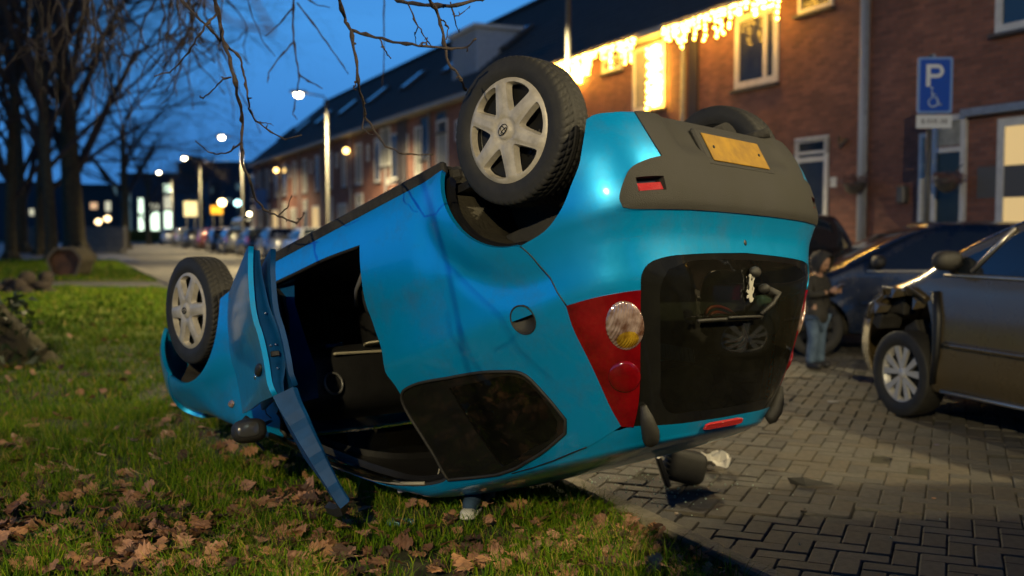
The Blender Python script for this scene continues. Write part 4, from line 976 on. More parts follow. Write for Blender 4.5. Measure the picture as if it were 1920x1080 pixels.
def ell(a,b,cx=0,cz=0,r_=.0016): em.tube([(cx+a*math.cos(t),-.0285,cz+b*math.sin(t)) for t in np.linspace(0,2*PI,33)],r_,n=5,cap=False)
ell(.024,.0165); ell(.0085,.0155,0,0); ell(.017,.0065,0,.0075)
em_o=em.build('emblem',M['steel']); em_me=em_o.data; bpy.data.objects.remove(em_o)
def add_wheel(loc,flip,spin,steer=0):
    w=bpy.data.objects.new('wheel',None); COL.objects.link(w); w.parent=car; w.location=loc; w.rotation_euler=(0,spin,steer+(PI if flip else 0)); w.rotation_mode='XYZ'
    link('tyre',tyre,w); link('rim',rim_me,w); hc=link('hub_cap',cap_me,w,loc=(0,-.066,0))
    return w,hc
for (x,z,s,spin,st) in ((0,.2136,-1,R(-23),0),(0,.2136,1,.3,0),(2.34,.2515,-1,R(12),.09),(2.34,.2515,1,.9,.09)):
    w,hc=add_wheel((x,s*.7075,z),s>0,spin,st)
    if s<0: link('emblem',em_me,w,loc=(0,-.066,0))
# interior
fl_=MB(); fl_.box((1.1,0,.30),(2.0,1.4,.03)); fl_.build('floor_carpet',M['dark'],car)
for sy in (-.36,.36):
    sb=MB(); sb.blob((1.02,sy,.52),(.27,.24,.10),e=.55,n=28); sb.blob((.74,sy,.83),(.10,.23,.33),e=.55,rot=Matrix.Rotation(R(-16),3,'Y'),n=28); sb.blob((.63,sy,1.19),(.055,.11,.08),e=.6,n=20)
    fs_=sb.build('front_seat',M['cloth'],car)
    sb=MB(); sb.blob((1.02,sy,.60),(.22,.12,.035),e=.5,n=20); sb.blob((.835,sy,.86),(.03,.13,.24),e=.5,rot=Matrix.Rotation(R(-16),3,'Y'),n=20); sb.build('seat_panel',M['cloth2'],fs_)
sb=MB(); sb.blob((.20,0,.58),(.25,.60,.10),e=.5,n=28); sb.blob((-.02,0,.86),(.08,.58,.26),e=.45,rot=Matrix.Rotation(R(-14),3,'Y'),n=28); sb.build('rear_seat',M['cloth'],car)
db=MB(); db.blob((1.72,0,.80),(.22,.72,.17),e=.5,n=32); db.blob((1.66,0,.60),(.12,.20,.22),e=.5,n=20); dash=db.build('dashboard',M['dark'],car)
for yy in (-.60,.60): vb=MB(); vb.tube([(1.50+.042*0,yy+.05*math.cos(t),.84+.05*math.sin(t)) for t in np.linspace(0,2*PI,25)],.006,n=6,cap=False); vb.build('air_vent',mat('vent_ring',(.22,.22,.22),.3,.5),dash)
gb=MB(); gb.box((1.50,-.42,.70),(.02,.30,.012),bev=.004); gb.box((1.49,-.30,.66),(.10,.14,.008),rot=Matrix.Rotation(.5,3,'Z')); gb.build('glovebox_shelf',mat('pale_card',(.4,.37,.28),.7),dash)
wb=MB(); wb.tube([(1.42+.17*math.sin(R(25))*math.sin(t),.36+.17*math.cos(t),.80+.17*math.cos(R(25))*math.sin(t)) for t in np.linspace(0,2*PI,33)],.014,n=8,cap=False); wb.tube([(1.42,.19,.80),(1.45,.36,.78),(1.42,.53,.80)],.014,n=6); wb.tube([(1.45,.36,.78),(1.62,.36,.74)],.03,n=8); wb.build('steering_wheel',M['dark'],car)
bb_=MB(); bb_.tube([(.86,-.70,1.08),(.92,-.64,.8),(1.0,-.62,.62)],.012,n=5); bb_.tube([(1.05,-.66,.40),(1.22,-.60,.47),(1.3,-.55,.52)],.010,n=5); bb_.build('seat_belt',M['chrome'] if 0 else mat('belt_webbing',(.12,.12,.13),.6),car)
# weather strip along the door opening
ws=MB(); lo=smooth_poly(door_open,.04); ws.tube([SH.P(p.x/SU,p.y/SV,-.012) for p in lo]+[SH.P(lo[0].x/SU,lo[0].y/SV,-.012)],.010,n=6,cap=False); ws.build('door_seal',M['blackp'],car)
sl=MB(); sl.tube([SH.P(*S(x,z),-.006) for x,z in ((1.66,1.16),(1.52,1.245),(1.35,1.32),(1.2,1.36),(1.05,1.385))],.008,n=6); sl.build('roof_rail_trim',mat('pale_rubber_trim',(.28,.26,.2),.5),car)
# open right door: same skin, swung on its hinges
HG=Vector((1.78,-.765,0)); th=R(33)
rv=Vector((.0465,.0177,.4519)); PV=Vector((1.765,-.78,.6)); DM2=Matrix.Translation(PV+Vector((.019,-.1126,.0228)))@Matrix.Rotation(rv.length,4,rv.normalized())@Matrix.Translation(-PV)
DM=Matrix.Translation(HG)@Matrix.Rotation(th,4,'Z')@Matrix.Translation(-HG)
door_skin=[S(1.765,.30),S(1.5,.30),S(1.2,.31),S(.95,.315),S(.895,.325),S(.895,.42),S(.896,.5),S(.897,.6),S(.893,.72),S(.886,.85),S(.878,.93),S(1.2,.905),S(1.5,.89),S(1.765,.87),S(1.765,.6)]
dr=panel('door',SH,door_skin,[],M['blue'],car,.05,off=.001,step=.035,lip=.02)
dr.matrix_local=DM2
def dpanel(name,poly,m,**k): return panel(name,SH,poly,[],m,dr,**k)
dpanel('door_inner_panel',door_skin,M['blue_in_shade'],off=-.085,thick=.02,step=.08)
ed=MB(); pts=[(.36,),(.5,),(.6,),(.72,),(.85,),(.93,)]
zs=np.linspace(.33,.93,14); xo=lambda z: float(np.interp(z,[.33,.36,.5,.6,.72,.85,.93],[.905,.903,.90,.90,.895,.887,.880]))
V_=[];F_=[]
for z in zs:
    x=xo(z); u,v=S(x,z); 
    for dx,of in ((.0,-.016),(.012,-.018),(.020,-.034),(.020,-.066),(.034,-.074),(.036,-.10)):
        kk_=(.45+.55*min(1,max(0,(z-.34)/.4)))*(1-.5*min(1,max(0,(z-.76)/.17))); p=Vector(SH.P(u,v,of*kk_)); V_.append((p.x+dx*kk_,p.y,p.z))
for i in range(len(zs)-1):
    for j in range(5): F_.append((i*6+j,i*6+j+1,(i+1)*6+j+1,(i+1)*6+j))
ed.add(V_,F_,0,True); ed.build('door_edge',M['blue_in_shade'],dr)
fr=MB(); fp=[S(.878,.93),S(.876,1.05),S(.874,1.18),S(.872,1.30),S(.875,1.385),S(.93,1.41),S(1.05,1.41),S(1.2,1.385),S(1.35,1.345),S(1.52,1.27),S(1.68,1.175),S(1.80,1.08),S(1.775,.97),S(1.765,.90)]
V_=[];F_=[]; ppts=[]
for k in range(len(fp)-1):
    for t in np.linspace(0,1,5)[:-1]: ppts.append((fp[k][0]*(1-t)+fp[k+1][0]*t,fp[k][1]*(1-t)+fp[k+1][1]*t))
ppts.append(fp[-1]); cx_=sum(p[0] for p in ppts)/len(ppts); 
for (u,v) in ppts:
    p=Vector(SH.P(u,v,.001)); nn=SH.N(u,v); inw=(Vector(SH.P(1.55,12.0))-p).normalized()
    nd_=max(.045,.088-.0007*len(V_)) if len(V_)<5*17 else .03; wq=max(.055,.125-.0011*len(V_)) if len(V_)<5*17 else .035; V_+= [p,p+inw*wq,p+inw*wq*.9-nn*nd_,p+inw*.010-nn*nd_*1.12,p-nn*nd_*.95]
for i in range(len(ppts)-1):
    for j in range(5): F_.append((i*5+j,i*5+(j+1)%5,(i+1)*5+(j+1)%5,(i+1)*5+j))
kq=16*5; fr.add(V_[:kq+5],[f for f in F_ if f[0]<kq],0,False); fr.build('door_window_frame',M['blue_in_shade'],dr); fr=MB(); ke=kq+13*5; fr.add(V_[kq:ke+5],[tuple(i-kq for i in f) for f in F_ if min(f)>=kq and max(f)<ke],0,False); fr.build('door_top_rail',M['blackp'],dr)
hb=MB(); u0,v0=S(1.02,.80); c=Vector(SH.P(u0,v0,.006)); hb.blob(c,(.075,.014,.024),n=18); hb.build('door_handle',M['blackp'],dr)
hb=MB(); u0,v0=S(1.18,.80); hb.blob(SH.P(u0,v0,.002),(.013,.004,.013),n=12); hb.build('door_lock',M['chrome'],dr)
for z_,o_ in ((.73,-.04),(.73,-.06),(.60,-.055),(.82,-.05)):
    x=xo(z_); p=Vector(SH.P(*S(x,z_),o_)); lb=MB(); lb.blob((p.x+.016,p.y,p.z),(.004,.006,.006),n=10); lb.build('latch_screw',M['chrome'],dr)
lb=MB(); p=Vector(SH.P(*S(.89,.765),-.05)); lb.box((p.x+.016,p.y,p.z),(.012,.034,.022),bev=.003); lb.build('door_latch',M['dark'],dr)
mb_=MB(); u0,v0=S(1.52,.965); c=Vector(SH.P(u0,v0,.04)); mb_.blob(c,(.07,.075,.052),e=.75,n=26); mb_.tube([SH.P(*S(1.72,.93),-.01),SH.P(*S(1.71,.94),.05)],[.045,.03],n=12); mir=mb_.build('door_mirror',M['blackp'],dr)
mb_=MB(); mb_.blob(c+Vector((-.058,-.01,0)),(.014,.052,.034),e=.6,n=20); mb_.build('mirror_glass',mat('mirror_glass',(.06,.06,.06),.12,.3),mir)
panel('mirror_patch',SH,[S(1.76,.91),S(1.60,.92),S(1.70,1.06)],[],M['blackp'],dr,.01,off=.004,step=.06)
# ------------------------------------------------------------------ other vehicles
def generic_car(label,name,rows,wb,M4,paint,group=None,step=.09,ra=.36,wr=.31,front_hole=None,detail=False,cat='car',hubm=None,seg=72,lights_on=False,sidewin=None,wspoke=5,dark_wheels=False):
    t=thing(name,label,cat,matrix=M4,group=group)
    sh=Shell(rows,.5,wb-.4,4.2,3.4,rows[-1][0]+.06,wb*.42,(0,wb),ra,.02); S_=sh.side; z0=rows[0][0]+.03; v0=sh.vz(z0)
    def ap(cx,a0,a1,n=12): return [S_(cx+ra*math.cos(R(a0+(a1-a0)*i/n)),max(z0,.29+ra*math.sin(R(a0+(a1-a0)*i/n)))) for i in range(n+1)]
    top=sh.top
    for left in (False,True):
        fa=ap(wb,184,-4)
        if front_hole and left: fa=[S_(x,z) for x,z in front_hole]
        poly=[(0,v0)]+ap(0,184,-4)+[S_(wb*.3,z0),S_(wb*.6,z0)]+fa+[(3,v0),(3,top),(2.5,top),(2,top),(1.5,top),(1,top),(.5,top),(0,top)]
        panel('body_side',sh,poly,[],paint,t,.012,left=left,step=step)
    cap_grid('roof',sh,lambda a:top,paint,t,nu=72,nv=7)
    zb=[r[0] for r in rows]; zr=rows[-1][0]; belt=sidewin[0] if sidewin else rows[-1][0]-.46
    # side windows (front, rear), windscreen, rear window
    xf=lambda z: sh.row(sh.vz(z))[3]; xr=lambda z: sh.row(sh.vz(z))[2]
    bx=wb*.42
    for left in (False,True):
        W=[]
        zt=zr-.06
        W.append([(bx+.04,belt),(bx+.04,zt),(min(xf(zt)-.30,bx+1.0),zt-.01),(xf(belt+.22)-.34,belt+.22),(xf(belt)-.42,belt)])
        W.append([(xr(belt)+.45,belt+.03),(xr(zt)+.42,zt-.02),(bx-.05,zt),(bx-.05,belt)])
        for w in W: 
            q=panel('side_window',sh,[S_(x,z) for x,z in w],[],M['carwin'],t,.004,off=.005,left=left,step=step)
        if detail:
            tb=MB(); tb.tube([sh.P(*S_(x,belt-.02),.008) for x in np.linspace(xr(belt)+.4,xf(belt)-.4,14)],.012,n=6)
            if left: tb.v=[(x,-y,z) for x,y,z in tb.v]
            tb.build('window_trim',M['chrome2'],t)
            tb=MB(); tb.tube([sh.P(*S_(x,.58),.012) for x in np.linspace(.55,wb-.48,14)],.022,n=6)
            if left: tb.v=[(x,-y,z) for x,y,z in tb.v]
            tb.build('rub_strip',paint,t)
            tb=MB(); tb.tube([sh.P(*S_(bx,z),.002) for z in np.linspace(.3,belt-.03,8)],.006,n=5)
            if left: tb.v=[(x,-y,z) for x,y,z in tb.v]
            tb.build('door_gap',M['dark'],t)
            tb=MB(); tb.tube([sh.P(*S_(bx+.12,belt-.12),.03),sh.P(*S_(bx+.30,belt-.12),.03)],.014,n=6); 
            if left: tb.v=[(x,-y,z) for x,y,z in tb.v]
            tb.build('door_handle',M['chrome2'],t)
    vb,vt=sh.vz(belt+.05),top-.35
    panel('windscreen',sh,[(2.22,vb),(3,vb-.2),(3,vt),(2.2,vt)],[],M['carwin'],t,0,off=.006,both=True,step=step)
    panel('rear_window',sh,[(0,vb),(.55,vb),(.55,vt),(0,vt)],[],M['carwin'],t,0,off=.006,both=True,step=step)
    hz=rows[4][0]
    for left in (False,True):
        a,b=sh.vz(hz-.09),sh.vz(hz+.09)
        panel('headlight',sh,[(2.45,a+.1),(2.78,a),(2.78,b-.2),(2.45,b)],[],M['hlamp'],t,.01,off=.008,left=left,step=step)
        a,b=sh.vz(hz-.02),sh.vz(hz+.28)
        panel('tail_light',sh,[(.50,a),(.72,a),(.70,b),(.56,b)],[],M['tail_on'] if lights_on else M['red'],t,.01,off=.008,left=left,step=step)
        mbx=MB(); c=Vector(sh.P(*S_(xf(belt)-.50,belt+.05),.10)); mbx.blob(c,(.07,.11,.07),e=.8,n=14); mbx.tube([c,sh.P(*S_(xf(belt)-.48,belt),.0)],.025,n=6)
        if left: mbx.v=[(x,-y,z) for x,y,z in mbx.v]
        mbx.build('door_mirror',M['blackp'],t)
    nb=MB(); p=Vector(sh.P(0,sh.vz(.45))); nb.box((p.x-.008,0,.45 if not lights_on else .5),(.012,.50,.11)); nb.build('number_plate',M['yellow'],t)
    ub=MB(); ub.box((wb/2,0,.32),(wb+1.0,1.25,.2),bev=.05); 
    for ax in (0,wb): ub.box((ax,0,.42),(.68,1.3,.5),bev=.1)
    ub.build('underbody',M['under'],t)
    tm=tyre_mesh(r=wr,w=.19,rb=wr*.68,seg=seg,m=M['rubber'],detailed=False)
    key=('h',wr,wspoke)
    if key not in _wheel_mesh:
        hb=MB(); r0=wr*.67
        hb.lathe([(-.055,r0+.008),(-.075,r0),(-.062,r0-.012),(.0,r0-.03)],n=40)
        hb.lathe([(-.07,.001),(-.072,.03),(-.06,.045),(-.05,.05)],n=24)
        for k in range(wspoke):
            for da,wd in (((0,.03),) if wspoke>6 else ((-.17,.020),(.17,.020))):
                a0=2*PI*k/wspoke; a1=a0+da*.9
                p0=Vector((.03*math.cos(a0),-.064,.03*math.sin(a0))); p1=Vector((r0*.97*math.cos(a1+da*.8),-.066,r0*.97*math.sin(a1+da*.8)))
                d=(p1-p0); L=d.length; d.normalize(); s_=Vector((d.z,0,-d.x))
                q=[p0-s_*wd*.7,p0+s_*wd*.7,p1+s_*wd*1.3,p1-s_*wd*1.3]; hb.add(q+[x+Vector((0,.02,0)) for x in q],[(0,1,2,3),(0,4,5,1),(1,5,6,2),(2,6,7,3),(3,7,4,0)])
        o=hb.build('hub_cap',M['hub2']); _wheel_mesh[key]=o.data; bpy.data.objects.remove(o)
        db=MB(); db.lathe([(-.02,.0),(-.02,r0*.95),(.05,r0)],n=24); o=db.build('rim',M['steel']); _wheel_mesh[key+('r',)]=o.data; bpy.data.objects.remove(o)
    Yw=rows[2][1]-.085
    for ax in (0,wb):
        for s in (-1,1):
            w=bpy.data.objects.new('wheel',None); COL.objects.link(w); w.parent=t; w.location=(ax,s*Yw,wr); w.rotation_euler=(0,random.random()*3,PI if s>0 else 0)
            link('tyre',tm,w); hc_=link('hub_cap',_wheel_mesh[key],w)
            if dark_wheels: hc_.material_slots[0].link='OBJECT'; hc_.material_slots[0].material=M['steel']
            link('rim',_wheel_mesh[key+('r',)],w)
    return t,sh
M['carwin']=mat('dark_car_window',(.012,.016,.02),.05,coat=.8,spec=.8)
M['chrome2']=mat('dull_window_trim',(.55,.52,.45),.3,.8)
M['hlamp']=mat('headlamp_glass',(.55,.55,.5),.12,.6,coat=1)
M['hub2']=mat('silver_alloy',(.58,.57,.54),.35,.3,noise_amt=.2)
M['tail_on']=mat('lit_tail_lamp',(.6,.02,.02),.4,emit=(1,.03,.03),es=14)
MPV=[(.20,.80,-.74,3.52),(.30,.85,-.80,3.60),(.45,.872,-.83,3.64),(.62,.875,-.83,3.62),(.78,.868,-.81,3.52),(.90,.858,-.79,3.30),(.98,.845,-.775,3.02),(1.06,.82,-.75,2.74),(1.20,.77,-.70,2.42),(1.34,.715,-.62,2.10),(1.46,.665,-.53,1.78),(1.53,.63,-.46,1.52)]
def scaled(rows,k=1,kz=1,ky=1): return [(z*kz if z>.4 else z,Y*ky,a*k,b*k) for z,Y,a,b in rows]
HATCH=[(.19,.76,-.62,3.08),(.28,.80,-.70,3.18),(.42,.82,-.74,3.24),(.58,.825,-.74,3.22),(.72,.82,-.71,3.10),(.82,.81,-.68,2.86),(.90,.80,-.66,2.50),(.98,.775,-.63,2.25),(1.12,.72,-.56,1.98),(1.26,.66,-.46,1.70),(1.36,.61,-.36,1.44),(1.40,.58,-.30,1.28)]
def place(contact,local,ang):
    """ang: heading of the car's nose measured from +Y towards -X"""
    X=Vector((-math.sin(ang),math.cos(ang),0)); Y=Vector((-math.cos(ang),-math.sin(ang),0)); o=Vector(contact)-X*local[0]-Y*local[1]
    return Matrix(((X.x,Y.x,0,o.x),(X.y,Y.y,0,o.y),(0,0,1,.004),(0,0,0,1)))
bronze=car_paint('bronze_metallic_paint',(.115,.085,.04),metal=.3,rough=.26,flake=.3,dirt=(.08,.07,.05))
hole=[(2.40,.235),(2.36,.45),(2.38,.70),(2.44,.86),(2.62,.93),(2.85,.90),(3.00,.85),(3.12,.72),(3.17,.50),(3.14,.32),(3.10,.235)]
mpv,msh=generic_car('bronze people carrier with a torn front wing at the right edge of the picture','damaged_people_carrier',MPV,2.72,place(gp(1708,783),(2.72,.79),R(17)),bronze,step=.05,ra=.37,wr=.315,front_hole=hole,detail=True,seg=96,wspoke=5)
hb_=MB(); hb_.blob((3.26,.66,.74),(.10,.06,.045),e=.7,rot=Matrix.Rotation(R(-25),3,'Z')@Matrix.Rotation(R(18),3,'Y'),n=18); hb_.build('hanging_headlamp',M['hlamp'],mpv)
for k,(x,y,z,L,a) in enumerate(((3.0,.80,.80,.16,.5),(2.80,.81,.93,.14,-.3),(3.15,.76,.70,.12,1.0),(2.58,.80,.86,.12,.2))):
    hb_=MB(); hb_.add([(x-L/2,y,z),(x+L/2,y+.03,z+.02),(x+L*.3,y+.05,z-.07),(x-L*.35,y+.01,z-.05),(x,y+.045,z-.01)],[(0,1,4),(1,2,4),(2,3,4),(3,0,4)]); hb_.build('torn_panel_piece',bronze,mpv)
# what the torn wing lays bare
eb=MB(); rg=random.Random(3)
for k in range(22):
    x=rg.uniform(2.5,3.2); z=rg.uniform(.35,.86); y=rg.uniform(.45,.72); eb.box((x,y,z),(rg.uniform(.05,.22),rg.uniform(.05,.2),rg.uniform(.04,.16)),rot=Matrix.Rotation(rg.uniform(-.6,.6),3,'Y'),bev=.01)
eb.build('exposed_engine_bay',M['under'],mpv)
eb=MB(); P_=[msh.P(*msh.side(x,z),o_) for x,z,o_ in ((2.44,.88,.02),(2.62,.95,.04),(2.80,.94,-.02),(2.95,.90,.05),(3.02,.87,.0),(3.12,.78,.03),(3.18,.68,.01))]
P2=[Vector(p)+Vector((0,.04*math.sin(i*2.1),-.05-.02*(i%2))) for i,p in enumerate(P_)]
V_=[(p[0],-p[1],p[2]) for p in P_]+[(p.x,-p.y-.03,p.z) for p in P2]; n_=len(P_)
eb.add(V_,[(i,i+1,n_+i+1,n_+i) for i in range(n_-1)]); eb.tube([(p[0],-p[1]+.0,p[2]) for p in P_],.012,n=6); eb.build('torn_wing_edge',bronze,mpv)
eb=MB(); pts=[msh.P(*msh.side(x,z),.004) for x,z in ((2.35,.30),(2.31,.5),(2.31,.75),(2.36,.93))]
eb.tube([(p[0],-p[1],p[2]) for p in pts],[.02,.03,.04,.035],n=8); eb.build('door_gap',M['dark'],mpv)
eb=MB(); pts=[msh.P(*msh.side(x,z),.008) for x,z in ((1.1,.26),(1.6,.25),(2.3,.25))]; eb.tube([(p[0],-p[1],p[2]) for p in pts],.014,n=6); eb.build('sill_highlight',M['chrome2'],mpv)  # bright tube that stands for the highlight along the sill
# a-pillar divider between the quarter light and the front window
eb=MB(); a_=msh.side(2.06,1.08); b_=msh.side(1.80,1.37); p=Vector(msh.P(*a_,.012)); q=Vector(msh.P(*b_,.012)); eb.tube([(p.x,-p.y,p.z),(q.x,-q.y,q.z)],.016,n=6); eb.build('pillar_divider',M['chrome2'],mpv)
navy=car_paint('dark_blue_metallic_paint',(.003,.009,.026),metal=.1,rough=.22)
B_=R(84); c_=Vector((2.55,11.2,0)); hx_=place(c_,(3.2,.8),B_)
generic_car('dark blue hatchback parked crosswise behind the bronze people carrier','dark_blue_hatchback',HATCH,2.5,hx_,navy,step=.06,ra=.36,wr=.30,detail=True,seg=72,wspoke=9,dark_wheels=True)
cols={'silver':(.42,.42,.41),'black':(.012,.012,.014),'grey':(.14,.14,.14),'white':(.6,.6,.57),'red':(.22,.015,.015),'blue':(.02,.05,.13)}
pm={k:car_paint(k+'_car_paint',c,metal=.3,rough=.22,flake=.1,dirt_amt=.1) for k,c in cols.items()}
B_=math.atan2(.40,.9165)
dkred,_=generic_car('dark car with tall red tail lamps behind the boy','dark_estate_car',scaled(MPV,1,1.0,.98),2.7,place((3.9,13.2,0),(-.75,0),B_-.1),pm['black'],step=.07,ra=.36,wr=.31,seg=48,wspoke=9)
base,_=generic_car('parked','parked_car',HATCH,2.5,place(stp(10.3,47/Sy),(0,0),B_),pm['silver'],step=.12,wr=.30,seg=40,group='cars parked along the far road',wspoke=9)
km=kid_map(); CP=dict(pm)
plist=[(36,'grey','grey'),(41.5,'white','white'),(47,'silver','silver'),(52.5,'black','black'),(58.5,'grey','grey'),(64.5,'black','black'),(71,'red','red'),(78,'grey','grey'),(86,'silver','silver'),(95,'white','white')]
labs=['grey hatchback in the far parked row, closest to the upturned car','white hatchback in the far parked row, second from the upturned car','silver hatchback in the far parked row, third from the upturned car','black hatchback in the far parked row beyond the silver one','grey hatchback in the middle of the far parked row','black hatchback in the far parked row just before the red one','dark red hatchback in the far parked row','grey hatchback in the far parked row beyond the red one','silver hatchback second from the far end of the parked row','white hatchback at the far end of the parked row']
for i,(D,cn,_c) in enumerate(plist):
    o=base if i==2 else copy_tree(base,km)
    o['label']=labs[i]; o.matrix_world=place(stp(10.3+random.uniform(-.25,.25),D/Sy),(0,0),B_+random.uniform(-.03,.03))
    for ch in (km.get('parked_car') if i==2 else [c for c in bpy.data.objects if c.parent==o]):
        if ch.type=='MESH' and ch.name.split('.')[0] in ('body_side','roof') and i!=2:
            ch.material_slots[0].link='OBJECT'; ch.material_slots[0].material=pm[cn]
generic_car('small car with lit red tail lamps driving away down the far road','driving_car',HATCH,2.5,place(gp(432,470),(-.7,0),B_),pm['black'],step=.12,wr=.30,seg=40,lights_on=True,wspoke=9)
def van(px,D,lab):
    t=thing('delivery_van',lab,'van',matrix=place(Vector(((px-960)/FPX*D,D,0)),(0,0),B_))
    b=MB(); b.box((0,0,1.25),(4.6,1.9,1.9),bev=.2); b.box((2.5,0,.85),(.9,1.8,1.1),bev=.25); b.build('body',pm['black'],t)
    for y in (-.35,.35): b=MB(); b.blob((-2.3,y,2.45),(.10,.14,.10),n=12); b.build('roof_lamp',mat('van_lamp',(1,.9,.6),.5,emit=(1,.85,.5),es=22),t)
    for y in (-.6,.6): b=MB(); b.box((-2.31,y,1.5),(.03,.7,.6)); b.build('rear_window',M['carwin'],t)
    for y in (-.82,.82): b=MB(); b.box((-2.31,y,1.0),(.03,.14,.4)); b.build('tail_light',M['red'],t)
    for x in (-1.5,1.7):
        for y in (-.9,.9): b=MB(); b.lathe([(-.1,.0),(-.1,.3),(.1,.3),(.1,0)],n=20,o=(x,y,.32)); b.build('wheel',M['rubber'],t)
van(468,76,'dark van with two bright lamps on its roof edge in the far road')

# unseen van, added out of frame so its shadow crosses the paving in front
t=thing('delivery_van','tall dark grey van added out of the frame to shade the near paving','van',matrix=place(Vector((4.35,1.85,0)),(1.5,0),R(3)))
b=MB(); b.box((1.3,0,1.42),(4.8,1.9,2.14),bev=.12); b.build('body',pm['grey'],t); b=MB(); b.box((3.70,0,.55),(.12,1.8,.3),bev=.04); b.build('bumper',M['blackp'],t)
for y in (-.96,.96): b=MB(); b.box((2.9,y,1.75),(.9,.03,.6),bev=.01); b.build('side_window',M['carwin'],t)
b=MB(); b.box((3.71,0,1.75),(.03,1.6,.6),bev=.01); b.build('windscreen',M['carwin'],t)
for x in (0,3.0):
    for y in (-.9,.9): b=MB(); b.lathe([(-.1,.0),(-.1,.33),(.1,.33),(.1,0)],n=24,o=(x,y,.33)); b.build('wheel',M['rubber'],t)
for y in (-.7,.7): b=MB(); b.blob((3.70,y,.9),(.06,.16,.10),n=12); b.build('headlight',M['hlamp'],t)

t=thing('shade_van','tall dark blue van added out of the frame behind the photographer to shade the foreground','van',matrix=place(Vector((2.25,-2.6,0)),(0,0),R(90)))  # unseen van added to block the lamp behind the camera from the foreground
m_em=car_paint('dark_van_paint',(.02,.03,.06),metal=0,rough=.3,flake=0)
b=MB(); b.box((.9,0,1.75),(4.0,2.0,2.6),bev=.12); b.build('body',m_em,t); b=MB(); b.box((3.35,0,.95),(1.1,1.9,1.0),bev=.2); b.build('bonnet',m_em,t)
for y in (-1.01,1.01): b=MB(); b.box((2.3,y,1.9),(.9,.03,.65),bev=.01); b.build('side_window',M['carwin'],t)
for y in (-1.005,1.005):
    for k in range(6): b=MB(); b.box((-.9+.5*k,y,1.25),(.24,.02,.35)); b.build('stripe_panel',pm['blue'],t)
b=MB(); b.box((2.92,0,1.95),(.03,1.7,.7),bev=.01); b.build('windscreen',M['carwin'],t)
for x in (-.2,2.9):
    for y in (-.9,.9): b=MB(); b.lathe([(-.11,.0),(-.11,.36),(.11,.36),(.11,0)],n=24,o=(x,y,.36)); b.build('wheel',M['rubber'],t)
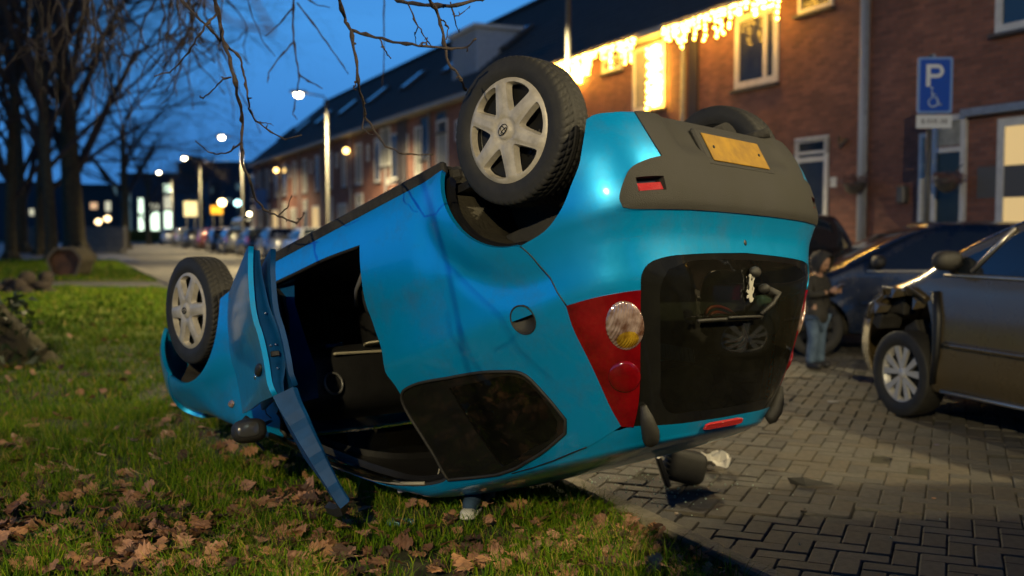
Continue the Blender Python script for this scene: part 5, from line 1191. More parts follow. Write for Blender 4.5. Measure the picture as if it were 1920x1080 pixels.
# ------------------------------------------------------------------ signs, far buildings, trees
# disabled parking sign
def sign():
    t=thing('parking_sign','blue disabled parking sign with a white plate below, on a grey pole','road sign'); D=12.4; c=at(1745,163,D); t.location=(c.x,c.y,0); t.rotation_euler=(0,R(-2.2)*0,R(-3))
    zc=c.z; pole=MB(); pole.tube([(-.05,.03,0),(-.035,.03,zc+.36)],.030,n=12); pole.blob((-.05,.03,.12),(.06,.06,.12),n=12); pole.build('pole',m_pole,t)
    def card(w,h,z,m,y,name,parent,rr=.03,th=.012):
        pts=round_poly([(-w/2,-h/2),(w/2,-h/2),(w/2,h/2),(-w/2,h/2)],4,rr/w*1.6)
        b=MB(); b.prism([(p.x,p.y) for p in pts],0,th,tf=lambda q:Vector((q.x,y-q.z,z+q.y))); return b.build(name,m,parent)
    m_blue=mat('sign_blue',(.004,.055,.36),.35); m_wh=mat('sign_white',(.62,.62,.58),.4); m_edge=mat('sign_pale_border',(.16,.27,.50),.4)
    card(.41,.66,zc,m_edge,.0,'sign_border',t); pl=card(.345,.60,zc,m_blue,-.013,'sign_panel',t,.02,.004)
    for n_,b_ in (): pass
    def shape(polys,name,m,y=-.018):
        b=MB()
        for poly in polys:
            tr=geometry.tessellate_polygon([[Vector((x,z,0)) for x,z in poly]]); n=len(poly); b.add([(x,y,zc+z) for x,z in poly]+[(x,y-.003,zc+z) for x,z in poly],[tuple(k) for k in tr]+[tuple(i+n for i in k) for k in tr]+[(i,(i+1)%n,n+(i+1)%n,n+i) for i in range(n)])
        return b.build(name,m,pl)
    # letter P: stem and bowl as one ribbon outline
    def arc(cx,cz,r,a0,a1,n=10): return [(cx+r*math.cos(R(a0+(a1-a0)*i/n)),cz+r*math.sin(R(a0+(a1-a0)*i/n))) for i in range(n+1)]
    P=[(-.105,-.015),(-.055,-.015),(-.055,.085)]+arc(.02,.165,.080,-90,90)+[(-.105,.245)]
    inner=[(-.055,.130)]+arc(.02,.165,.035,-90,90)+[(-.055,.200)]
    # ribbon without overlap: outer cut along the stem
    q=[(-.105,-.015),(-.055,-.015),(-.055,.085)]+arc(.02,.165,.080,-90,90)+[(-.105,.245),(-.105,.2),(-.055,.2)]+arc(.02,.165,.035,90,-90)+[(-.055,.130),(-.105,.130)]
    bl=MB(); 
    def quadstrip(a,b_):
        n=len(a); bl.add([(x,-.018,zc+z) for x,z in a]+[(x,-.018,zc+z) for x,z in b_]+[(x,-.021,zc+z) for x,z in a]+[(x,-.021,zc+z) for x,z in b_],[(i,i+1,n+i+1,n+i) for i in range(n-1)]+[(2*n+i,2*n+i+1,3*n+i+1,3*n+i) for i in range(n-1)]+[(i,i+1,2*n+i+1,2*n+i) for i in range(n-1)]+[(n+i,n+i+1,3*n+i+1,3*n+i) for i in range(n-1)])
    quadstrip([(-.055,.245)]+arc(.02,.165,.080,90,-90)+[(-.055,.085)],[(-.055,.200)]+arc(.02,.165,.035,90,-90)+[(-.055,.130)])
    quadstrip([(-.105,-.015),(-.105,.245)],[(-.055,-.015),(-.055,.245)])
    bl.build('letter_p',m_wh,pl)
    wl=MB(); cz=-.20
    m_w2=mat('sign_pale_symbol',(.42,.50,.60),.4)
    def bar(pts,r): wl.tube([(x,-.020,zc+z) for x,z in pts],r,n=6)
    bar(arc(-.02,cz,.052,110,395,18),.009); bar([(-.035,cz+.135),(-.030,cz+.06),(.02,cz+.055),(.045,cz-.02),(.08,cz-.03)],.011); wl.blob((-.037,-.020,zc+cz+.165),(.017,.006,.017),n=12); bar([(-.03,cz+.095),(.012,cz+.09)],.008)
    wl.build('wheelchair_symbol',m_w2,pl)
    card(.41,.155,zc-.425,m_wh,.0,'lower_plate',t,.012)
    cu=bpy.data.curves.new('plate_text','FONT'); cu.body='8-SVK-58'; cu.size=.078; cu.align_x='CENTER'; cu.align_y='CENTER'; cu.extrude=.0015; cu.materials.append(mat('sign_black',(.05,.045,.04),.5))
    o=bpy.data.objects.new('plate_tmp',cu); COL.objects.link(o); bpy.context.view_layer.update(); nm_=bpy.data.meshes.new_from_object(o.evaluated_get(bpy.context.evaluated_depsgraph_get())); bpy.data.objects.remove(o); o=link('plate_text',nm_,t); o.location=(0,-.0155,zc-.425); o.rotation_euler=(R(90),0,0)
    b=MB(); b.box((-.02,.012,zc+.345),(.06,.02,.05),bev=.005); b.build('sign_clamp',m_grey,t)
sign()
# ---- far boards
def board(px,py,w,h,D,m,lab,cat,legs=True,name='notice_board'):
    c=at(px,py,D); t=thing(name,lab,cat,(c.x,c.y,0)); b=MB(); b.box((0,0,c.z),(w,.06,h),bev=.02); b.build('board',m,t)
    for sx_ in (-.3,.3): b=MB(); b.tube([(sx_*w,.05,0),(sx_*w,.05,c.z)],.04,n=8); b.build('post',m_pole,t)
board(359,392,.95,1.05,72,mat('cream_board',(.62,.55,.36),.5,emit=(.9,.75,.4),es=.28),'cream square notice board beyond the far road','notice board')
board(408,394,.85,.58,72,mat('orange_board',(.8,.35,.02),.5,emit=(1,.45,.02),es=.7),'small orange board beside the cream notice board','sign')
board(492,374,.75,1.2,62,mat('blue_white_board',(.08,.2,.45),.5),'blue and white sign at the end of the brick row','sign',name='street_sign')
# ---- far buildings
def block(px0,px1,ytop,D,m,lab,wins=(),name='apartment_building',depth=14,roof=None):
    xa,xb=(px0-960)/FPX*D,(px1-960)/FPX*D; h=at(0,ytop,D).z; t=thing(name,lab,'building',((xa+xb)/2,D,0)); b=MB(); b.box((0,depth/2,h/2),(xb-xa,depth,h)); b.build('wall',m,t)
    b=MB(); b.box((0,depth/2,h+.15),(xb-xa+.6,depth+.6,.3)); b.build('roof',m_tile,t)
    for (a,c,y0,y1,mm) in wins:
        x0,x1=(a-960)/FPX*D-(xa+xb)/2,(c-960)/FPX*D-(xa+xb)/2; z1,z0=at(0,y0,D).z,at(0,y1,D).z
        b=MB(); b.box(((x0+x1)/2,-.03,(z0+z1)/2),(x1-x0+.3,.06,z1-z0+.3)); w=b.build('window',m_trimd,t); b=MB(); b.box(((x0+x1)/2,-.075,(z0+z1)/2),(x1-x0,.03,z1-z0)); b.build('pane',mm,w)
m_dkb=mat('dark_blue_grey_facade',(.035,.045,.06),.7,noise_amt=.4); m_dkb2=mat('brown_grey_facade',(.06,.05,.045),.8,noise_amt=.4)
lw=m_litw; lw2=mat('lit_soft_window',(.4,.4,.3),.5,emit=(.95,.9,.6),es=.7); lw3=mat('lit_orange_window',(.4,.3,.2),.5,emit=(1,.6,.3),es=.8); lw4=mat('dim_window',(.1,.14,.15),.2,emit=(.3,.5,.5),es=.18)
block(228,332,330,120,m_dkb,'dark building with tall greenish lit stair windows behind the bare trees',[(230,248,362,432,lw4),(262,271,372,400,lw),(262,271,404,432,lw),(278,300,382,392,lw2),(278,300,398,432,lw),(310,325,346,362,lw),(310,325,368,392,lw2),(310,325,396,432,lw)])
block(335,482,308,150,m_dkb,'long dark flat roofed building at the end of the street',[(392,402,350,362,lw4),(425,435,372,380,lw4),(350,360,330,342,lw4),(445,455,345,356,lw4)])
block(345,362,296,149.5,m_dkb2,'dark chimney block rising from the far flat roof',name='roof_block',depth=6)
block(120,226,350,140,m_dkb2,'low dark houses at the far left with orange lit windows',[(172,185,380,392,lw3),(200,210,378,396,lw2),(150,158,384,392,lw3),(214,222,350,366,lw4)],name='far_house_block')
block(-60,118,345,150,m_dkb,'dark building at the far left edge behind the tree trunks',[(6,12,300,308,lw4),(58,66,392,404,lw2)],name='far_house_block')
for px,py,D,lab in ((37,383,95,'globe lamp at the far left between two tree trunks'),(418,380,90,'globe lamp just above the small orange board'),(203,410,110,'orange globe lamp right of the far low houses'),(186,416,110,'smaller orange globe lamp by the far low houses'),(447,381,100,'pale blue lamp beyond the far road')):
    c=at(px,py,D); t=thing('globe_lamp',lab,'lamp',(c.x,c.y,0),group='globe lamps in the distance'); b=MB(); b.tube([(0,0,0),(0,0,c.z)],.06,n=8); b.build('pole',m_pole,t)
    b=MB(); b.blob((0,0,c.z),(.34,.34,.30),n=14); b.build('globe',mat('globe_glow',(1,.8,.5),.5,emit=(1,.72,.36) if px!=447 else (.5,.9,.9),es=12 if px in (37,418) else 5),t)
# concrete block walls
for px0,px1,y0,y1,lab in ((40,86,425,470,'low concrete wall left of the tree trunks'),(148,236,425,468,'low concrete wall right of the tree trunks')):
    D=62; a,c=at(px0,y1,D),at(px1,y0,D); t=thing('concrete_wall',lab,'wall',((a.x+c.x)/2,D,0)); b=MB(); b.box((0,0,c.z/2),(c.x-a.x,.7,c.z),bev=.06); b.build('wall_block',m_conc,t); b=MB(); b.box((0,-.6,.12),(c.x-a.x+.1,.6,.24),bev=.03); b.build('step',m_conc,t)
# hedge
hb=MB(); rg=random.Random(9); xa,xb=at(150,440,118).x,at(342,440,118).x
for k in range(9000):
    v=Vector((rg.uniform(xa,xb),118+rg.uniform(-.6,.6),rg.uniform(0,1.15))); s=.10
    hb.add([v+Vector((rg.gauss(0,s),rg.gauss(0,s),rg.gauss(0,s))) for _ in range(3)],[(0,1,2)])
h_=hb.build('hedge',mat('hedge_leaves',(.22,.20,.03),.8,noise_amt=.5)); tag(h_,'long low clipped hedge across the far road','hedge')
# ---- bare trees
m_bark=mat('tree_bark',(.085,.068,.03),.95,noise_scale=5,col2=(.04,.032,.018),bump=1,bump_scale=14)
m_twig=mat('twig_bark',(.06,.042,.03),.8,noise_scale=30,col2=(.03,.02,.016),bump=.6,bump_scale=90)
def bare_tree(loc,H,r0,seed,label,lean=(0,0),levels=6,first=.35,group='bare winter trees',spread=.62,n0=7,droop=.0,twig=.6,sides=10):
    rg=random.Random(seed); t=thing('bare_tree',label,'tree',loc,group=group); tr=MB(); cr_=MB()
    def grow(p,d,L,r,lv):
        k=5 if lv<3 else 3; pts=[p]; q=Vector(p); dd=Vector(d)
        for i in range(k):
            w_=.025 if lv==0 else .13; dd=(dd+Vector((rg.gauss(0,w_),rg.gauss(0,w_),rg.gauss(0,w_*.8)-(droop*lv if lv>1 else 0)))).normalized(); q=q+dd*(L/k); pts.append(q.copy())
        rr=[r*(1-.45*i/k) for i in range(k+1)]
        (tr if lv==0 else cr_).tube(pts,rr,n=sides if lv==0 else (6 if lv<3 else 3),cap=False,smooth=lv<3)
        if lv>=levels: return
        nb=n0 if lv==0 else rg.choice((3,4,4) if lv<levels-1 else (3,4,5))
        for j in range(nb):
            f=(first+(1-first)*j/max(1,nb-1)) if lv==0 else rg.uniform(.25,1); idx=min(k-1,int(f*k)); a=pts[idx].lerp(pts[idx+1],f*k-idx) if f<1 else pts[-1]
            ax_=dd.orthogonal().normalized(); ax_=Matrix.Rotation(rg.uniform(0,2*PI),3,dd)@ax_; nd=(dd*math.cos(spread*rg.uniform(.7,1.4))+ax_*math.sin(spread*rg.uniform(.7,1.4))).normalized()
            if lv==0: nd=(nd+Vector((0,0,.15))).normalized()
            grow(a,nd,L*(rg.uniform(.5,.72) if lv==0 else rg.uniform(.55,.8)),rr[idx]*rg.uniform(.42,.6),lv+1)
    # root flare
    grow(Vector((0,0,0)),Vector((lean[0],lean[1],1)).normalized(),H*.62,r0,0)
    for j in range(6):
        a=2*PI*j/6+rg.random(); tr.tube([(math.cos(a)*r0*.5,math.sin(a)*r0*.5,r0*1.6),(math.cos(a)*r0*1.05,math.sin(a)*r0*1.05,r0*.5),(math.cos(a)*r0*1.8,math.sin(a)*r0*1.8,-.05)],[r0*.4,r0*.4,r0*.25],n=8)
    tr.build('trunk',m_bark,t); cr_.build('crown',m_twig,t,kind='stuff'); return t
p=gp(98,492); bare_tree((p.x,p.y,0),17,.27,11,'slim bare tree, left of two trunks rising behind the hollow log',levels=7,first=.36,n0=12)
p=gp(142,485); bare_tree((p.x,p.y,0),18,.52,12,'thick bare tree, right of two trunks rising behind the hollow log',levels=7,first=.32,n0=12)
p=at(40,440,60); bare_tree((p.x,p.y,0),17,.4,13,'bare tree standing farther back at the left',levels=6,first=.25,n0=11)
p=at(235,440,75); bare_tree((p.x,p.y,0),14,.32,14,'bare tree in front of the building with lit stair windows',levels=6,first=.28,n0=9)
p=at(380,440,125); bare_tree((p.x,p.y,0),12,.3,15,'bare tree far away behind the dark end building',levels=5,first=.3,n0=8)
p=at(280,440,95); bare_tree((p.x,p.y,0),10,.25,16,'small bare tree between the lit windows and the hedge',levels=5,first=.28,n0=8)
for k,(px,D,H,sd) in enumerate(((20,48,16,31),(75,55,17,32),(-60,42,17,34))):
    p=at(px,440,D); bare_tree((p.x,p.y,0),H,.28,sd,('slender bare tree in the thicket at the far left','bare tree behind the left trunk of the pair','bare tree past the left edge behind the mossy trunk')[k],levels=6,first=.25,n0=11)
# nearest trunk at the left edge, with mossy root swelling
nt_=thing('tree_trunk','large mossy tree trunk with swollen roots at the left edge','tree',(-5.28,9.6,0)); b=MB(); rg=random.Random(4)
V_=[];F_=[]; N_=40; zs=[-.1,.02,.12,.25,.4,.6,.85,1.2,1.8,2.8,4.5,7]
for k,z in enumerate(zs):
    for j in range(N_):
        a=2*PI*j/N_; fl=max(0,1-z/1.0); r=.42+.50*fl**1.7*(1+.35*math.sin(a*5+.5)+.2*math.sin(a*9))+.05*noise.noise(Vector((math.cos(a)*2,math.sin(a)*2,z*1.5)))*2; V_.append((r*math.cos(a),r*math.sin(a),z))
for k in range(len(zs)-1):
    for j in range(N_): F_.append((k*N_+j,k*N_+(j+1)%N_,(k+1)*N_+(j+1)%N_,(k+1)*N_+j))
b.add(V_,F_,0,True); b.build('trunk',mat('mossy_bark',(.05,.042,.014),.95,noise_scale=4,col2=(.022,.018,.012),bump=1,bump_scale=18),nt_)
b=MB()
for k in range(700):
    a=rg.uniform(0,2*PI); z=rg.random()**1.5*.75; r=.95-.45*z+rg.gauss(0,.05); v=Vector((r*math.cos(a),r*math.sin(a),z)); s=.035; b.add([v+Vector((rg.gauss(0,s),rg.gauss(0,s),rg.gauss(0,s))) for _ in range(3)]+[v+Vector((rg.gauss(0,s),rg.gauss(0,s),rg.gauss(0,s)))],[(0,1,2),(0,2,3)])
b.build('ivy',mat('ivy_leaves',(.03,.05,.02),.5,noise_amt=.5,noise_scale=20),nt_,kind='stuff')
# hollow log and dark root clump
p=gp(120,526); lg=thing('hollow_log','hollow sawn log end lying at the foot of the two trunks','log',(p.x,p.y,0)); b=MB()
def rr_(a,k): return .46*(1+.06*math.sin(a*3)+.04*math.sin(a*7))*k
for (k0,k1,y0,y1,mm) in ((1,1,0,.9,0),(.86,.86,0,.7,1)):
    V_=[];n_=36
    for y in (y0,y1): V_+=[(rr_(2*PI*j/n_,k0)*math.cos(2*PI*j/n_),y,.46+rr_(2*PI*j/n_,k0)*math.sin(2*PI*j/n_)) for j in range(n_)]
    b.add(V_,[(j,(j+1)%n_,n_+(j+1)%n_,n_+j) for j in range(n_)],mm,True)
V_=[(rr_(2*PI*j/36,q)*math.cos(2*PI*j/36),-.01,.46+rr_(2*PI*j/36,q)*math.sin(2*PI*j/36)) for q in (1,.86) for j in range(36)]; b.add(V_,[(j,(j+1)%36,36+(j+1)%36,36+j) for j in range(36)],2)
V_=[(rr_(2*PI*j/36,.86)*math.cos(2*PI*j/36),.22,.46+rr_(2*PI*j/36,.86)*math.sin(2*PI*j/36)) for j in range(36)]; b.add(V_,[tuple(range(36))],3)
b.build('log_shell',[m_bark,mat('rotten_wood',(.06,.035,.02),.95,noise_amt=.5),mat('sawn_rim',(.12,.10,.07),.9),mat('red_brown_heartwood',(.16,.075,.045),.95,noise_scale=3,col2=(.06,.035,.025),bump=.6)],lg)
p=gp(50,560); rc=thing('root_clump','dark upturned root clump lying beside the mossy trunk','root clump',(p.x,p.y,.05)); b=MB()
for k in range(16): b.blob((rg.gauss(0,.28),rg.gauss(0,.2),abs(rg.gauss(.18,.14))),(rg.uniform(.1,.28),rg.uniform(.1,.25),rg.uniform(.08,.2)),rot=Matrix.Rotation(rg.random()*3,3,'Z'),n=10)
b.build('roots',mat('dark_root_soil',(.03,.022,.016),.95,bump=1,bump_scale=12),rc)
# ---- twigs hanging into the picture
def twig(name,label,paths,D,r0,seed,bud=True):
    rg=random.Random(seed); t=thing(name,label,'branch',group='bare twigs hanging into the picture'); first=None
    for pi,(pts,ra,rb_,dd) in enumerate(paths):
        P=[at(x,y,D+dd+.10*math.sin(i*1.3+pi)) for i,(x,y) in enumerate(pts)]
        if pts[0][1]<=2: P=[P[0]+(P[0]-P[1]).normalized()*.5+Vector((0,0,.35)),P[0]+(P[0]-P[1])*.4]+P
        Q=[]
        for i in range(len(P)-1):
            for k in range(4):
                a=P[i].lerp(P[i+1],k/4); Q.append(a+Vector((rg.gauss(0,.0022),rg.gauss(0,.0022),rg.gauss(0,.0022)))*(1 if k else 0))
        Q.append(P[-1]); n=len(Q); rad=[(ra+(rb_-ra)*i/(n-1))*(1+.18*math.sin(i*1.9+pi)+ (.5 if i%7==3 else 0)) for i in range(n)]
        b=MB(); b.tube(Q,rad,n=7)
        if bud:
            for i in range(3,n,5):
                d=Vector((rg.gauss(0,1),rg.gauss(0,.4),rg.gauss(0,1))).normalized(); L=rg.uniform(.006,.016); b.tube([Q[i],Q[i]+d*L*.6,Q[i]+d*L],[rad[i]*.7,rad[i]*.75,rad[i]*.3],n=5)
            b.blob(Q[-1],(rb_*1.7,rb_*1.7,rb_*2),n=6)
        o=b.build('main_twig' if pi==0 else 'side_twig',m_twig,t)
T1=[([(409,0),(419,47),(425,82),(437,113),(446,156),(456,202),(459,233),(456,268),(458,311),(470,338),(479,370),(495,393),(522,406),(557,418)],.0085,.0028,0),
 ([(431,89),(456,113),(462,144),(468,183),(470,206),(483,229),(511,249),(538,264),(567,255)],.0045,.0020,0),
 ([(343,0),(371,31),(398,56),(419,80)],.0055,.0040,.1),([(413,33),(390,54),(372,86),(347,117),(324,140),(297,146)],.0045,.0018,0),
 ([(439,148),(423,152),(404,171),(386,187)],.0035,.0018,0),([(456,268),(437,284),(413,290),(394,286),(371,266)],.0035,.0016,0),([(522,406),(540,390),(548,368)],.0030,.0015,0),([(557,418),(566,408),(572,400)],.003,.0015,0),([(386,187),(380,182)],.002,.0015,0),([(483,229),(500,232),(511,234)],.002,.0012,0)]
twig('hanging_twigs','long drooping twigs hanging over the front wheel of the blue car',T1,3.75,.008,1)
T2=[([(639,0),(651,39),(662,62),(670,109),(674,152),(684,194),(686,222),(705,249),(724,276),(759,290),(810,291)],.0075,.0022,0),([(662,62),(697,72),(740,84),(787,91),(837,95),(876,93),(892,78)],.006,.0028,.05),([(684,222),(682,245),(700,254)],.0022,.0014,0),([(675,152),(669,160),(666,168)],.003,.002,0),([(715,78),(724,98),(735,113)],.003,.0016,0),([(787,91),(800,85),(803,76)],.003,.0016,0),([(876,93),(878,100)],.002,.0014,0)]
twig('hanging_twigs','reddish twigs hanging in front of the roof with skylights',T2,3.6,.008,2)
T3=[([(806,0),(822,31),(833,70),(843,124),(865,152),(874,171)],.0085,.004,0),([(732,0),(767,12),(810,16),(857,16),(905,3)],.009,.008,.5),([(833,44),(843,58),(838,78)],.003,.0016,0),([(767,12),(786,55),(800,76),(812,92)],.0035,.002,.5),([(846,10),(853,38),(862,65)],.0035,.002,.5),([(786,55),(780,72),(782,88)],.0025,.0015,.5),([(853,38),(868,30),(882,18)],.0025,.0015,.5)]
twig('hanging_twigs','mossy thicker twigs hanging above the big upturned wheel',T3,4.0,.008,3)
T4=[([(557,0),(555,40),(555,78),(560,118),(565,144),(560,180),(552,215),(560,226)],.009,.003,0),([(555,84),(530,110),(508,140),(506,158)],.006,.003,0),([(565,144),(588,158),(608,169)],.006,.003,0),([(563,12),(600,60),(635,110),(656,142)],.006,.003,0),([(723,0),(723,60),(722,120),(719,168)],.007,.003,1),([(555,20),(530,50),(503,72)],.006,.003,0),([(470,0),(480,40),(500,85),(520,110)],.006,.003,1),([(575,0),(600,16),(622,20)],.006,.003,0)]
twig('hanging_twigs','blurred thinner twigs hanging near the bright street lamp',T4,7.0,.01,4,bud=False)
L2=Vector((-2.6,-13,5.9))
def shade(pts): return [ (lambda q: q.lerp(L2,.145))(at(x,y,3.86+(950-x)*.0026)) for x,y in pts]
t=thing('hanging_twigs','forked twig hanging just above the frame, casting its shadow on the blue car','branch',group='bare twigs hanging into the picture')
for pts,ra,rb_ in (([(790,180),(820,260),(845,350),(862,440),(870,500),(885,560),(920,620),(965,660),(1015,690)],.006,.002),([(870,500),(850,470),(845,430)],.0025,.0018),([(862,440),(880,500),(915,545),(930,590),(960,625)],.003,.0015),([(885,560),(900,600),(905,640)],.0025,.0015),([(845,350),(880,380),(930,420),(960,470),(1010,500)],.003,.0015),([(1015,690),(990,650),(985,620)],.002,.0013),([(920,480),(945,462),(962,440)],.002,.0013)):
    b=MB(); b.tube(shade(pts),[ra+(rb_-ra)*i/(len(pts)-1) for i in range(len(pts))],n=6); b.build('side_twig',m_twig,t)
rgx=random.Random(77)
TT=[]
for k in range(46):
    x=rgx.uniform(-20,430); y=0; pts=[(x,0)]; dx=rgx.uniform(-14,14)
    for i in range(rgx.choice((4,5,6,7))): x+=dx+rgx.gauss(0,10); y+=rgx.uniform(18,46); pts.append((x,y))
    TT.append((pts,.012,.004,rgx.uniform(-1,4)))
    if len(pts)>3:
        a=pts[2]; s_=rgx.choice((-1,1)); TT.append(([a,(a[0]+s_*20,a[1]+22),(a[0]+s_*46,a[1]+34),(a[0]+s_*60,a[1]+52)],.007,.003,rgx.uniform(-1,4)))
twig('hanging_twigs','mass of blurred dark twigs filling the top left sky',TT,9.5,.01,5,bud=False)
# ------------------------------------------------------------------ boy, and what lies about
def skin_mesh(name,joints,edges,m,parent,sub=2,root=0):
    me=bpy.data.meshes.new(name); me.from_pydata([j[:3] for j in joints],edges,[]); o=bpy.data.objects.new(name,me); COL.objects.link(o)
    md=o.modifiers.new('s','SKIN'); md.use_smooth_shade=True
    for i,j in enumerate(joints):
        r=j[3] if len(j)>3 else .05; v=me.skin_vertices[0].data[i]; v.radius=(r,j[4] if len(j)>4 else r); v.use_root=(i==root)
    sd=o.modifiers.new('d','SUBSURF'); sd.levels=sub; sd.render_levels=sub
    dg=bpy.context.evaluated_depsgraph_get(); ev=o.evaluated_get(dg); nm=bpy.data.meshes.new_from_object(ev); bpy.data.objects.remove(o)
    nm.materials.clear(); nm.materials.append(m)
    for p in nm.polygons: p.use_smooth=True
    return link(name,nm,parent)
bp_=gp(1533,692); boy=thing('person','child in a dark hooded coat and blue jeans looking down at a phone','person',(bp_.x,bp_.y,.004),rz=R(-52))
m_skin=mat('skin',(.42,.24,.15),.5); m_coat=mat('dark_padded_coat',(.022,.020,.016),.8,noise_scale=12,col2=(.035,.032,.026),bump=.6,bump_scale=22); m_jean=mat('blue_denim',(.11,.17,.25),.85,noise_scale=9,col2=(.045,.08,.14),bump=.4,bump_scale=60); m_hair=mat('dark_hair',(.012,.01,.008),.7)
# local: x = his front
J=[(0,0,.56,.075,.09),(0,0,.70,.07,.09),(.0,0,.86,.07,.10),(0,0,.93,.04),(.02,0,.98,.035),
   (0,-.06,.50,.06),(.015,-.065,.29,.045),(0,-.07,.06,.032),(.06,-.075,.03,.028),(0,.06,.50,.06),(.005,.065,.29,.045),(-.01,.07,.06,.032),(.05,.075,.03,.028),
   (0,-.12,.86,.04),(.02,-.16,.72,.032),(.17,-.06,.76,.022),(0,.12,.86,.04),(.03,.16,.72,.032),(.17,.05,.76,.022)]
E_=[(0,1),(1,2),(2,3),(3,4),(0,5),(5,6),(6,7),(7,8),(0,9),(9,10),(10,11),(11,12),(2,13),(13,14),(14,15),(2,16),(16,17),(17,18)]
skin_mesh('body',J,E_,m_skin,boy)
skin_mesh('coat',[(0,0,.41,.125,.14),(0,0,.56,.11,.13),(0,0,.70,.088,.115),(.0,0,.86,.082,.115),(.01,0,.94,.062),(0,-.125,.86,.052),(.03,-.17,.72,.048),(.16,-.07,.755,.036),(0,.125,.86,.052),(.03,.17,.72,.048),(.16,.06,.755,.036)],[(0,1),(1,2),(2,3),(3,4),(3,5),(5,6),(6,7),(3,8),(8,9),(9,10)],m_coat,boy,root=2)
jm=skin_mesh('jeans',[(0,0,.50,.085,.10),(0,-.062,.46,.072),(.02,-.066,.29,.058),(.0,-.07,.17,.055),(-.005,-.072,.045,.056),(0,.062,.46,.072),(.0,.066,.29,.058),(-.01,.07,.17,.055),(-.01,.072,.045,.056)],[(0,1),(1,2),(2,3),(3,4),(0,5),(5,6),(6,7),(7,8)],m_jean,boy)
hd=MB(); rot=Matrix.Rotation(R(28),3,'Y'); hc=Vector((.045,0,1.045)); hd.blob(hc,(.082,.07,.098),rot=rot,n=24)
hd.blob(hc+rot@Vector((.083,0,-.012)),(.013,.010,.013),n=10); hd.blob(hc+rot@Vector((.072,0,-.05)),(.010,.022,.006),n=10)
hd.build('head',m_skin,boy)
for s in (-1,1): e=MB(); e.blob(hc+rot@Vector((.072,.028*s,.012)),(.009,.013,.007),n=10); e.build('eye',m_hair,boy)
for s in (-1,1): e=MB(); e.blob(hc+rot@Vector((0,.070*s,-.005)),(.014,.008,.022),n=10); e.build('ear',m_skin,boy)
e=MB(); e.blob(hc+rot@Vector((-.018,0,.03)),(.082,.074,.082),rot=rot,n=20); e.build('hair',m_hair,boy)
# hood: open shell round the head
e=MB(); V_=[];F_=[]; nu_,nv_=20,12
for i in range(nu_+1):
    a=R(-150+300*i/nu_)
    for j in range(nv_+1):
        ph=PI*j/nv_; rr=.112; loc=Vector((-math.cos(ph)*0+ (.05-.13*math.sin(ph*.5)*0),0,0))
        dx=.075-.19*j/nv_; ww=math.sqrt(max(.0,1-((j/nv_-.15)/.95)**2)); V_.append(hc+rot@Vector((dx,.098*ww*math.sin(a),.118*ww*math.cos(a)+.0)))
for i in range(nu_):
    for j in range(nv_): F_.append((i*(nv_+1)+j,i*(nv_+1)+j+1,(i+1)*(nv_+1)+j+1,(i+1)*(nv_+1)+j))
e.add(V_,F_,0,True); e.build('hood',m_coat,boy)
def hand(c,s):
    b=MB(); c=Vector(c); b.blob(c,(.034,.013,.026),n=12)
    for k in range(4): q=c+Vector((.028,0,.018-.012*k)); b.tube([q,q+Vector((.018,-s*.010,0)),q+Vector((.016-.002*k,-s*.026,.002))],[.0075,.007,.0055],n=6)
    b.tube([c+Vector((.0,0,.022)),c+Vector((.018,-s*.012,.038)),c+Vector((.03,-s*.018,.036))],[.009,.008,.006],n=6); return b.build('hand',m_skin,boy)
hand((.205,-.045,.775),-1); hand((.205,.04,.775),1)
for s,x in ((-1,.03),(1,.02)): e=MB(); e.blob((x,.072*s,.035),(.095,.038,.035),e=.7,n=16); e.blob((x-.045,.072*s,.07),(.04,.036,.045),e=.8,n=14); e.build('shoe',mat('dark_shoe',(.02,.02,.022),.6),boy)
M4=boy.matrix_basis.copy(); bpy.context.view_layer.update(); ph=MB(); ph.box((0,0,0),(.012,.07,.13),bev=.005); po=ph.build('phone',mat('phone_body',(.02,.02,.025),.3)); sc_=MB(); sc_.box((-.0075,0,0),(.002,.062,.118)); so=sc_.build('screen',mat('phone_screen',(.1,.1,.1),.2,emit=(.7,.65,.75),es=.35),po)
po.matrix_world=boy.matrix_world@Matrix.Translation((.245,0,.80))@Matrix.Rotation(R(55),4,'Y'); tag(po,'small phone held in both hands by the child','phone')
# debris
def lay(px,py,z=.006): return gp(px,py,z)
p=lay(1345,885); b=MB(); rg=random.Random(6)
V_=[];F_=[]; n_=9
for i in range(n_):
    for j in range(n_): V_.append(((i-4)*.019+rg.gauss(0,.005),(j-4)*.016+rg.gauss(0,.005),.03+.028*math.sin(i*.9+j*.4)+.02*math.sin(j*1.7)+rg.gauss(0,.006)-.006*abs(i-4)-.008*abs(j-4)))
mn=min(v[2] for v in V_); V_=[(x,y,z-mn+.004) for x,y,z in V_]
for i in range(n_-1):
    for j in range(n_-1): F_.append((i*n_+j,i*n_+j+1,(i+1)*n_+j+1,(i+1)*n_+j))
b.add(V_,F_); o=b.build('crumpled_paper',M['paper'],loc=p); tag(o,'crumpled white paper sheet on the paving under the raised tail','paper')
# broken mirror unit standing under the tail
p=lay(1278,918,0.0); t=thing('broken_mirror','black broken door mirror with its bracket on the paving under the raised tail','car mirror',(p.x,p.y,.006),rz=.2)
b=MB(); b.blob((.03,0,.105),(.115,.06,.092),e=.55,rot=Matrix.Rotation(.25,3,'Y'),n=24); b.build('housing',M['blackp'],t); b=MB(); b.box((-.10,-.02,.085),(.025,.05,.17),rot=Matrix.Rotation(R(-20),3,'Y'),bev=.004)
for k in range(4): b.box((-.055,-.02,.06+.03*k),(.09,.05,.008),rot=Matrix.Rotation(R(25),3,'Y'))
b.build('bracket',M['dark'],t); b=MB()
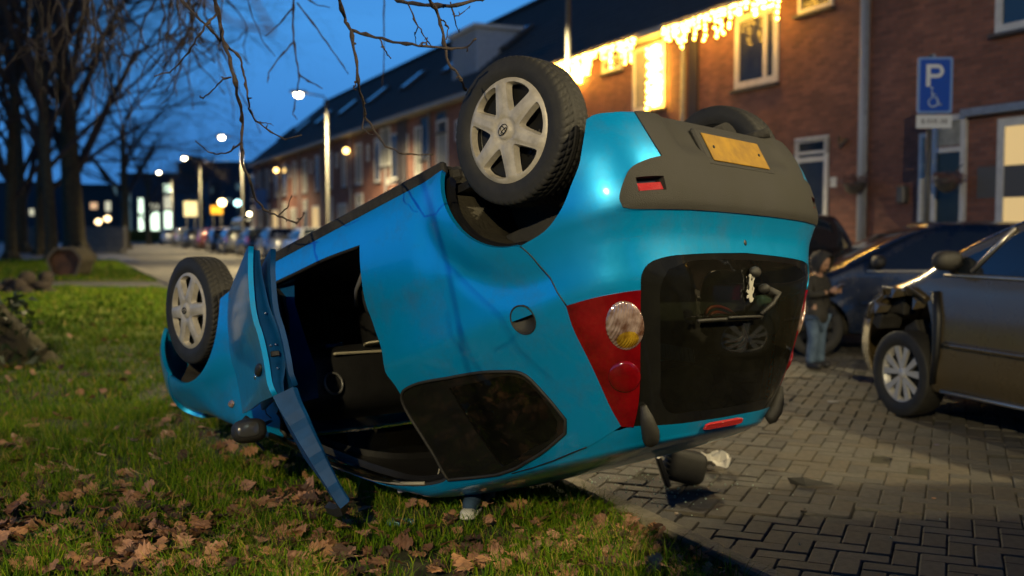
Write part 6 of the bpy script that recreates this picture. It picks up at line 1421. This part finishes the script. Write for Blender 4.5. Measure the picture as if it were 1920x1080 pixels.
# dark trim shard
p=lay(1515,915); b=MB(); b.add([(-.085,.03,.035),(-.01,-.01,.045),(.0,-.035,.004),(-.07,.02,.004),(.16,.0,.006),(.02,.02,.03)],[(0,1,2,3),(1,5,4,2),(0,5,1),(0,3,5),(3,2,4,5)]); o=b.build('plastic_shard',M['blackp'],loc=p); tag(o,'folded shard of black trim plastic in the lit patch of paving','plastic shard')
def bit(px,py,s,m,label,name,cat,h=.4):
    b=MB(); rg=random.Random(px); n_=6; P=[(s*math.cos(a)*rg.uniform(.6,1.2),s*math.sin(a)*rg.uniform(.5,1)) for a in np.linspace(0,2*PI,n_+1)[:-1]]; b.prism(P,.002,s*h); o=b.build(name,m,loc=lay(px,py)); tag(o,label,cat)
bit(1516,968,.017,M['dark'],'tiny black crumb of plastic below the folded shard','plastic_crumb','plastic bit',.8)
bit(1762,941,.013,mat('dry_leaf_bit',(.4,.22,.12),.7),'small pale brown leaf scrap alone on the paving','leaf_scrap','leaf')
bit(1565,756,.05,mat('grey_scrap',(.3,.3,.3),.6),'flat grey scrap on the shaded paving left of the front wheel of the people carrier','grey_scrap','litter',.15)
bit(1764,838,.016,mat('violet_scrap',(.16,.12,.3),.6),'tiny violet scrap on the shaded paving','violet_scrap','litter',.2)
bit(1675,864,.03,M['dark'],'flat dark scrap on the edge of the shaded paving','dark_scrap','litter',.1)
bit(1272,971,.014,mat('pale_pebble',(.45,.36,.27),.7),'pale pebble near the kerb under the tail of the blue car','pebble','stone',.7)
# window glass crumbs
b=MB(); rg=random.Random(8)
for k in range(200):
    px=rg.gauss(1215,75) if k<190 else rg.uniform(1100,1800); py=rg.gauss(925,22) if k<190 else rg.uniform(860,1060)
    q=gp(px,max(862,py),0); 
    if (q-Vector((KERB0+.15,0,0))).dot(NV)>0: continue
    s=rg.uniform(.002,.006); b.box((q.x,q.y,.010+s/2),(s*1.3,s,s),rot=Matrix.Rotation(rg.random()*3,3,'Z'))
o=b.build('glass_crumbs',mat('greenish_glass_crumb',(.40,.55,.46),.5,.0),kind='stuff'); o['label']='scattered crumbs of greenish window glass on the paving'
bit(1078,917,.035,mat('polished_shard',(.8,.7,.5),.1,.9),'bright polished sliver on the paving by the kerb','mirror_sliver','glass shard',.1)
# shoe
p=gp(882,986,.09); t=thing('lost_shoe','small dark blue canvas shoe with a white toe cap in the grass','shoe',(p.x,p.y,lawn_h(p.x,p.y)+.01),rz=R(-100))
b=MB(); b.blob((-.02,0,.045),(.085,.036,.04),e=.8,n=20); b.blob((-.065,0,.075),(.035,.033,.045),e=.8,n=16); b.build('upper',mat('navy_canvas',(.02,.05,.10),.85,bump=.3,bump_scale=200),t)
b=MB(); b.blob((.060,0,.022),(.038,.034,.022),e=.8,n=18); b.build('toe_cap',mat('white_rubber',(.5,.5,.46),.6),t); b=MB(); b.blob((0,0,.010),(.105,.038,.012),e=.6,n=20); b.build('sole',M['white'],t)
b=MB()
for k in range(4): b.tube([(-.03+.02*k,-.02,.082-.008*k),(-.03+.02*k,.02,.082-.008*k)],.003,n=5)
b.build('laces',mat('lace',(.1,.16,.2),.8),t)
p=gp(745,1000,.09); b=MB(); b.blob((0,0,.018),(.055,.03,.015),e=.6,n=14); b.blob((.05,.0,.02),(.02,.018,.012),e=.7,n=10); o=b.build('blue_wrapper',mat('pale_blue_foil',(.08,.22,.32),.3,.3),loc=(p.x,p.y,lawn_h(p.x,p.y)+.01)); tag(o,'crushed pale blue foil wrapper lying in the grass','wrapper')
# things loose in the upturned cabin
def incar(o): o.matrix_world=CAR@o.matrix_world; return o
b=MB(); 
for k in range(3): b.tube([(-.17+.015*k+.02*math.cos(t_),.10+.13*math.sin(t_)+.03*k,1.02+.02*k+.07*math.sin(t_+1)) for t_ in np.linspace(0,5.2,18)],.007,n=6)
o=b.build('jump_cable',M['orange']); o.matrix_world=CAR; tag(o,'coil of red cable hanging behind the rear window of the blue car','cable')
b=MB(); b.blob((-.13,-.22,1.24),(.05,.17,.07),e=.7,n=18); o=b.build('yellow_cloth',mat('dull_yellow_cloth',(.25,.19,.02),.9,bump=.4,bump_scale=30)); o.matrix_world=CAR; tag(o,'dull yellow cloth lying inside the rear window of the blue car','cloth')
b=MB(); b.box((-.16,-.30,1.12),(.012,.26,.055),rot=Matrix.Rotation(R(8),3,'X'))
for k in range(9): b.box((-.168,-.42+.03*k,1.105+.004*k),(.006,.004,.050),rot=Matrix.Rotation(R(10),3,'X'))
o=b.build('grey_card',mat('pale_grey_card',(.34,.38,.32),.7)); o.matrix_world=CAR; tag(o,'pale grooved card lying low inside the rear window of the blue car','card')
b=MB(); b.blob((-.20,.36,1.0),(.06,.07,.09),e=.7,n=14); o=b.build('clear_bottle',mat('pale_plastic',(.25,.38,.38),.15,coat=1)); o.matrix_world=CAR; tag(o,'pale plastic bottle at the right of the rear window inside the blue car','bottle')
rg=random.Random(12)
for k,(x,y,L,c,lab) in enumerate(((1.22,-.44,.20,(.45,.38,.36),'slim pale booklet on the ceiling inside the open door'),(.98,-.47,.30,(.30,.20,.16),'long brown striped pen case on the upturned ceiling'),(1.36,-.42,.07,(.4,.42,.42),'crumpled pale tissue at the front of the upturned ceiling'),(1.08,-.36,.24,(.06,.06,.07),'dark folder lying on the upturned ceiling'))):
    b=MB(); b.box((0,0,0),(L,.09,.02),rot=Matrix.Rotation(rg.gauss(0,.2),3,'Z'),bev=.004); o=b.build(('booklet','pen_case','tissue','folder')[k],mat('loose_item_%s'%('a','b','c','d')[k],c,.5,noise_scale=20,col2=tuple(q*.5 for q in c))); o.matrix_world=CAR@Matrix.Translation((x,y,1.385 if k!=2 else 1.34)); tag(o,lab,('booklet','case','tissue','folder')[k])
b=MB(); b.tube([(.93,-.40,.98),(1.0,-.42,1.10),(1.08,-.44,1.18),(1.06,-.45,1.32),(1.10,-.45,1.38)],.004,n=5); o=b.build('charging_cable',mat('pale_cable',(.3,.28,.22),.5)); o.matrix_world=CAR; tag(o,'thin pale cable dangling inside the open door of the blue car','cable')
